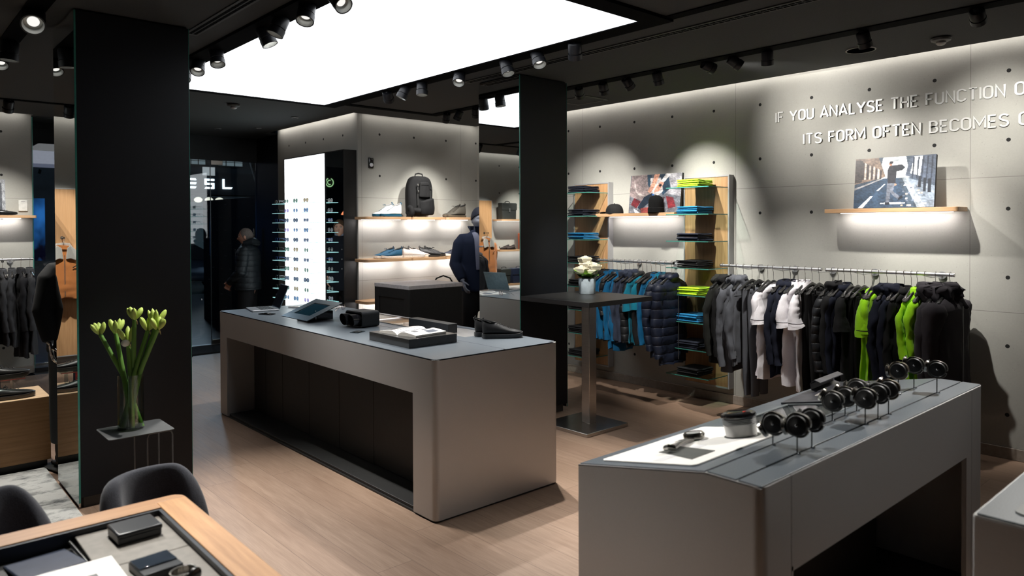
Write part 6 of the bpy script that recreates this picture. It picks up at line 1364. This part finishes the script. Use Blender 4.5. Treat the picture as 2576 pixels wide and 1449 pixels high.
# --- grey mannequin with navy coat and beanie behind the cash desk
MG = mat('mannequin_grey', lin((118, 122, 134)), .5, 0, .04)
mn = thing('mannequin', 'matt grey mannequin in a navy jacket, beanie and scarf beside the shoe shelves', 'mannequin', (5.55, 6.80, .0), math.atan2(.55, -.83)+.12)
a3 = [((-.20, -.01, 1.48), (-.27, .0, 1.20), (-.22, .17, 1.02), (.15, .45, -.8), (.9, .2, -.2)), ((.20, -.01, 1.48), (.29, -.01, 1.21), (.24, .15, 1.04), (-.15, .45, -.8), (-.9, .2, -.2))]
BM = Matrix.Scale(1.0, 4)
def up8(a): return [(V(s)+V((0, 0, 0)), V(e), V(w), h_, n_) for s, e, w, h_, n_ in a]
bd = body('body', MG, mn, [((-.19, -.01, 1.40), (-.25, .0, 1.13), (-.20, .17, .955), (.15, .5, -.8), (.9, .2, -.2)), ((.19, -.01, 1.40), (.26, -.01, 1.13), (.21, .16, .96), (-.15, .5, -.8), (-.9, .2, -.2))], (0, .015, 1.60), 0, 0, 1.0, .8, legs=((-.11, .05), (.11, -.04)), curl=.45)
mn.scale = (1.12, 1.12, 1.12)
a3 = [((-.19, -.01, 1.40), (-.25, .0, 1.13), (-.20, .17, .955), 0, 0), ((.19, -.01, 1.40), (.26, -.01, 1.13), (.21, .16, .96), 0, 0)]
q = MB(); coat(q, a3, .84, 1.0, .066, .046); q.build('jacket', cloth('jacket_navy', lin((20, 28, 48)), .5, 10), mn, remesh=.011, sm=5)
q = MB(); rs = []
for k in range(13):
    a = math.radians(-62+304*k/12)+PI/2+math.radians(28); rs.append([(r*math.cos(a)*1.0, r*math.sin(a)*.95-.005, z) for r, z in ((.085, 1.46), (.105, 1.50), (.125, 1.535), (.118, 1.54), (.098, 1.51), (.076, 1.47))])
q.rings(rs); q.build('collar', MC['jacket_navy'], mn, ang=70)
q = MB(); q.tube([(-.06, .06, 1.47), (-.045, .125, 1.40), (-.04, .150, 1.25), (-.035, .152, 1.05), (-.03, .150, .90)], [.03, .035, .035, .035, .03], 10, .4, up=(1, 0, 0)); q.tube([(.06, .06, 1.47), (.045, .125, 1.40), (.04, .150, 1.25), (.035, .152, 1.08)], [.03, .035, .035, .03], 10, .4, up=(1, 0, 0)); q.build('scarf', cloth('scarf_grey', lin((110, 114, 134)), .5, 16), mn)
q = MB(); cap_hair(q, Matrix.Translation((0, .01, 1.612)), .42, .014, .10); q.build('beanie', cloth('beanie_navy', (.008, .010, .018), .5, 30), mn)
q = MB(); trousers(q, ((-.11, .05), (.11, -.04))); q.build('trousers', MC['trouser_black'], mn, remesh=.012, sm=4)
BX('base_plate', mat('base_steel', (.2, .2, .2), .35, .8), mn, -.2, .2, -.18, .18, -.0, .008)
t = thing('shoulder_bag', 'soft black bag hanging beside the mannequin hand behind the cash desk', 'bag', (5.11, 6.93, .68), -.5)
rs = []
for k in range(9):
    u = k/8; hw = (.20-.06*u)*(1 if 0 < k < 8 else .7); rs.append([(hw*abs(math.cos(a))**.6*(1 if math.cos(a) > 0 else -1), (.08-.03*u)*math.sin(a), .38*u+.02*math.cos(a*2)) for a in [2*PI*i/24 for i in range(24)]])
MB().rings(rs).build('bag_body', BP, t, sub=1); MB().tube([(-.12, 0, .36), (-.08, 0, .43), (0, 0, .46), (.08, 0, .43), (.12, 0, .36)], .009, 8).build('handle', BP, t)
MB().box(-.0, .006, -.075, -.068, .05, .33).build('zip', GLOSSB, t)
# --- chrome-handed mannequin in a dark coat behind the wide column
mk = thing('mannequin', 'mannequin with chrome hands in a black coat, half hidden by the wide dark column', 'mannequin', (1.19, 6.03, .0), PI+.25)
am = [((-.19, -.01, 1.40), (-.25, -.01, 1.13), (-.235, .06, .90), (0, .2, -1), (.9, .2, 0)), ((.19, -.01, 1.40), (.25, -.01, 1.13), (.235, .06, .90), (0, .2, -1), (-.9, .2, 0))]
lk = ((-.12, .02), (.12, -.02)); body('body', mat('mannequin_chrome', (.5, .5, .5), .1, 1, .02), mk, am, (0, .015, 1.60), 0, 0, 1.0, .8, legs=lk, curl=.35)
q = MB(); coat(q, am, .82, 1.08, .070, .050); q.build('coat', cloth('coat_wool', (.009, .009, .009), .4, 8), mk, remesh=.012, sm=5)
q = MB(); trousers(q, lk, 1.2, z0=.17); q.build('trousers', cloth('trouser_charcoal', (.040, .042, .044), .5, 8), mk, remesh=.012, sm=4)
for (x, y) in lk:
    s4 = MB(); s4.tube([(x, y, .24), (x, y-.005, .12), (x, y, .07)], [.058, .056, .052], 14); s4.tube([(x, y-.06, .055), (x, y+.05, .055), (x, y+.14, .04), (x, y+.19, .034)], [.045, .052, .045, .02], 14, .85, up=(0, 0, 1)); s4.build('boot', LB, mk)
    BX('boot_sole', MC['shoe_dark_sole'], mk, x-.05, x+.05, y-.10, y+.20, .008, .032, bevel=.008)
MB().prism([(-.22, -.16, 0), (.22, -.16, 0), (.22, .22, 0), (-.22, .22, 0)], (0, 0, .008)).build('base_plate', mat('plate_dark', (.06, .06, .055), .35, .6), mk, smooth=False)
mk.location.z = .015

# ------------------------------------------------------------ the street at night, beyond the shop front
st(BX('floor', mat('pavement', (.03, .032, .035), .35, 0, .4, 3, .3, .01), None, -14, 22, 10.87, 34, -.16, -.06, bevel=0))
t = thing('shop_building', 'dark building across the street with glowing letters E S L', 'building', (0, 26, 0))
BX('facade', mat('facade_dark', (.028, .036, .045), .7, 0, .4, 1.5), t, -14, 22, 0, .5, 0, 8, bevel=0)
BX('fascia', mat('fascia_dark', (.010, .013, .018), .5), t, 5.6, 14, -.25, 0, 2.85, 3.62)
BX('cornice', mat('cornice_grey', (.06, .08, .09), .6), t, 5.0, 16, -.35, 0, 2.70, 2.80)
GLW = emis('letter_glow', (.80, .93, 1), 2.6)
def stroke(mb, x, z, quads):
    for q in quads: mb.prism([(x+a, -.30, z+b) for a, b in q], (0, .04, 0))
zz0, LW, LH = 3.055, .32, .34
q = MB(); stroke(q, 8.23, zz0, [[(-.06, 0), (LW-.04, 0), (LW, .06), (-.06, .06)], [(-.06, .14), (LW-.02, .14), (LW, .20), (-.06, .20)], [(-.06, .28), (LW, .28), (LW-.03, .34), (-.06, .34)]]); q.build('letter', GLW, t, smooth=False)
q = MB(); stroke(q, 8.83, zz0, [[(0, 0), (LW, 0), (LW, .06), (.04, .06)], [(0, .14), (LW, .14), (LW, .20), (0, .20)], [(0, .28), (LW, .28), (LW, .34), (0, .34)], [(0, .20), (.06, .20), (.06, .28), (0, .28)], [(LW-.06, .06), (LW, .06), (LW, .14), (LW-.06, .14)]]); q.build('letter', GLW, t, smooth=False)
q = MB(); stroke(q, 9.44, zz0+.01, [[(0, 0), (LW-.03, 0), (LW+.02, .06), (0, .06)], [(0, .06), (.06, .06), (.06, .34), (0, .34)]]); q.build('letter', GLW, t, smooth=False)
WNM = emis('lit_window', (.55, .72, .80), .22); 
for k, (x0, x1) in enumerate(((7.0, 7.9), (8.15, 9.0), (9.3, 10.3), (10.55, 11.1))):
    f = BX('window', mat('window_frame_dark', (.01, .012, .014), .5), t, x0, x1, -.05, 0, 3.85, 4.85, bevel=0)
    q = MB(); 
    for j in range(3): q.box(x0+.05+(x1-x0-.1)*j/3+.02, x0+.05+(x1-x0-.1)*(j+1)/3-.02, -.06, -.05, 3.9, 4.8)
    q.build('pane', WNM, f, smooth=False); r_ = MB()
    for j in range(3): r_.box(x0-.1, x1+.1, -.35, -.32, 3.85+.14*j, 3.87+.14*j)
    r_.build('railing', BLACK, t, smooth=False)
BX('shop_window', emis('shop_glow', (.30, .50, .62), .06), t, 7.0, 9.4, -.04, 0, .5, 2.6, bevel=0)
BX('lit_sign', emis('sign_pale', (.75, .82, .86), .45), t, 8.70, 9.10, -.5, -.45, 3.50, 3.78, bevel=0)
# chandelier of globes in the far shop
t = thing('pendant_lamp', 'cluster of three warm glass lamps inside the shop across the street', 'lamp', (8.5, 24.5, 2.62))
for k in range(3): q = MB(); q.ell((.34*k-.3, 0, 0), (.13, .13, .09), 14, 8); q.build('globe', emis('globe_warm', (.95, .95, .80), 1.1), t)
MB().box(-.35, .45, -.01, .01, .06, .09).cyl((0, 0, .08), (0, 0, .2), .01).cyl((0, 0, .18), (0, 1.5, .18), .012).build('cord', BLACK, t)
t = thing('street_lamp', 'small street lamp with a bright bulb at the top of the door glass', 'lamp', (10.6, 24.0, 0))
MB().cyl((.3, 0, -.05), (.3, 0, 4.1), .03).tube([(.3, 0, 4.05), (.15, 0, 4.18), (0, 0, 4.15)], .02, 8).build('pole', BLACK, t); MB().lathe([(.03, .10), (.20, .0), (.19, -.01), (0, .06)], (0, 0, 4.02), 20).build('lamp_shade', mat('lamp_white', (.7, .75, .72), .4, emit=.6), t); MB().ell((0, 0, 3.98), (.05, .05, .05), 12, 8).build('bulb', emis('bulb', (.9, 1, .95), 6), t)
# tree trunk
t = thing('street_tree', 'dark bare tree trunk beyond the entrance door', 'tree', (7.6, 18.0, -.05))
q = MB(); q.tube([(0, 0, 0), (.05, 0, 1.5), (0, 0, 2.6), (.1, 0, 3.4), (.35, 0, 4.6)], [.22, .19, .17, .14, .07], 12); q.tube([(0, 0, 2.7), (-.3, 0, 3.6), (-.5, 0, 4.8)], [.12, .08, .04], 10); q.build('trunk', mat('bark', (.012, .011, .010), .9, 0, .4, 8, .8, .02), t)
# parked car (white), seen in the lower left of the door glass
t = thing('car', 'white parked car seen through the lower left of the entrance glass', 'car', (6.2, 20.6, -.06), math.radians(4))
CW = mat('car_paint', (.42, .50, .60), .15, 0, .03, coat=1); prof = [(-2.3, .35, .45), (-2.25, .72, .75), (-1.4, .92, .85), (-.8, 1.35, .70), (.1, 1.45, .68), (.9, 1.05, .80), (1.7, .88, .82), (2.15, .70, .75), (2.3, .40, .55)]
rs = [[(x, -w_, .28), (x, -w_*1.02, h_*.55), (x, -w_*.86, h_*.92), (x, -w_*.4, h_), (x, w_*.4, h_), (x, w_*.86, h_*.92), (x, w_*1.02, h_*.55), (x, w_, .28)] for x, h_, w_ in prof]
MB().rings(rs).build('car_body', CW, t, sub=2); 
rs = [[(x, -w_, h0), (x, -w_*.84, h1), (x, w_*.84, h1), (x, w_, h0)] for x, h0, h1, w_ in ((-1.25, .93, .95, .80), (-.75, .95, 1.36, .79), (.1, .95, 1.46, .78), (1.0, .93, .96, .80))]; MB().rings(rs).build('glasshouse', GLOSSB, t)
for x in (-1.4, 1.45):
    for y in (-.80, .80): MB().cyl((x, y-.1, .32), (x, y+.1, .32), .32, n=28).build('wheel', BLACK, t, .02); MB().cyl((x, y-.11, .32), (x, y+.11, .32), .19, n=12).build('wheel_rim', STEEL, t)
for y in (-.62, .62): MB().ell((2.12, y, .68), (.16, .16, .07), 14, 8).build('headlight', emis('headlight', (.85, .93, 1), 1.6), t)
for y in (-.62, .62): MB().ell((-2.2, y, .72), (.10, .16, .07), 14, 8).build('tail_light', mat('tail_red', (.3, .01, .01), .2), t)
l = bpy.data.lights.new('street_light', 'POINT'); l.energy = 260; l.color = (.6, .8, 1); l.shadow_soft_size = .3; o = bpy.data.objects.new('street_light', l); o.location = (6.2, 19.0, 4.6); C.objects.link(o)
# black press wall with rows of tiny grey marks
t = thing('press_wall', 'tall black backdrop wall with rows of tiny grey marks outside the door', 'backdrop', (4.95, 10.92, 0))
BX('panel', mat('press_black', (.004, .004, .005), .6), t, 0, .05, 0, 3.6, -.06, 2.235); q = MB()
for r in range(9):
    for k in range(8):
        y = .3+.42*k+(.21 if r % 2 else 0); z = .25+.235*r
        for j in range(9): q.box(-.0015, 0, y+.013*j, y+.013*j+.009, z, z+.014)
q.build('print', mat('press_grey', (.10, .10, .11), .6), t, smooth=False)
# green ring sign and orange lamp across the street, reflected in the display mirror
t = thing('ring_sign', 'round green neon ring sign across the street, seen in the eyewear mirror', 'sign', (-2.03, 20.0, 3.06))
q = MB(); pts = [(.125*math.cos(a), 0, .125*math.sin(a)) for a in [math.radians(115+310*k/30) for k in range(31)]]; q.tube(pts, .014, 8, up=(0, 1, 0)); pts = [(.065*math.cos(a), 0, .065*math.sin(a)) for a in [math.radians(-115+230*k/24) for k in range(25)]]; q.tube(pts, .012, 8, up=(0, 1, 0)); q.build('neon', emis('neon_green', (.50, .85, .40), .9), t)
BX('back_box', BLACK, t, -.2, .2, .04, .12, -.2, .2)
t = thing('table_lamp', 'orange lamp glowing in the dark, seen in the eyewear mirror', 'lamp', (-.2, 15.6, 2.02)); MB().lathe([(.0, .22), (.03, .20), (.17, 0), (.16, -.01), (.0, .02)], n=24).build('lamp_shade', emis('shade_orange', (1, .28, .12), 1.6), t); MB().cyl((0, 0, 0), (0, 0, -2.02), .015).build('pole', BLACK, t)
# blue lit posters beyond the left window
t = thing('street_display', 'blue glowing street display beyond the narrow left window', 'display', (2.05, 16.5, -.06), 0)
m_, nt_, b_ = base('poster_blue'); n_ = noise(nt_, mapping(nt_, coords(nt_), (1.3, 1, .8)), 1.6, 3); nt_.links.new(ramp(nt_, n_, .42, .66, (.0, .0, .004), (.015, .10, .32)), b_.inputs['Emission Color']); b_.inputs['Emission Strength'].default_value = 1.2; b_.inputs['Base Color'].default_value = (.01, .01, .02, 1)
BX('screen', m_, t, -.8, .6, 0, .06, 1.15, 2.35, bevel=0); BX('post', BLACK, t, -.1, .1, .06, .16, 0, 2.4)
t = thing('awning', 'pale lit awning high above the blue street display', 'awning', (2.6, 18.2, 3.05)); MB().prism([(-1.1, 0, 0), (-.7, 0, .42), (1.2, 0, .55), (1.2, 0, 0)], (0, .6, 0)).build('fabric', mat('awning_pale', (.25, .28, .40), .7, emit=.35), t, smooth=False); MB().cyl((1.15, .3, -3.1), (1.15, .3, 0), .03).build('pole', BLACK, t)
t = thing('street_tree', 'leafy tree crown above the pale awning', 'tree', (2.4, 21, -.05)); q = MB(); q.tube([(0, 0, 0), (0, 0, 3.2), (.1, 0, 4.4)], [.12, .09, .04], 8); q.build('trunk', MC['bark'], t); q = MB(); rn = random.Random(4)
for k in range(260): c_ = V((rn.gauss(0, .8), rn.gauss(0, .5), 4.2+rn.gauss(0, .35))); a = V((rn.gauss(0, 1), rn.gauss(0, 1), rn.gauss(0, 1))).normalized()*.13; b = a.orthogonal().normalized()*.06; q.poly([c_-a, c_+b, c_+a, c_-b])
q.build('foliage', mat('night_leaf', (.05, .07, .06), .6), t, smooth=False)
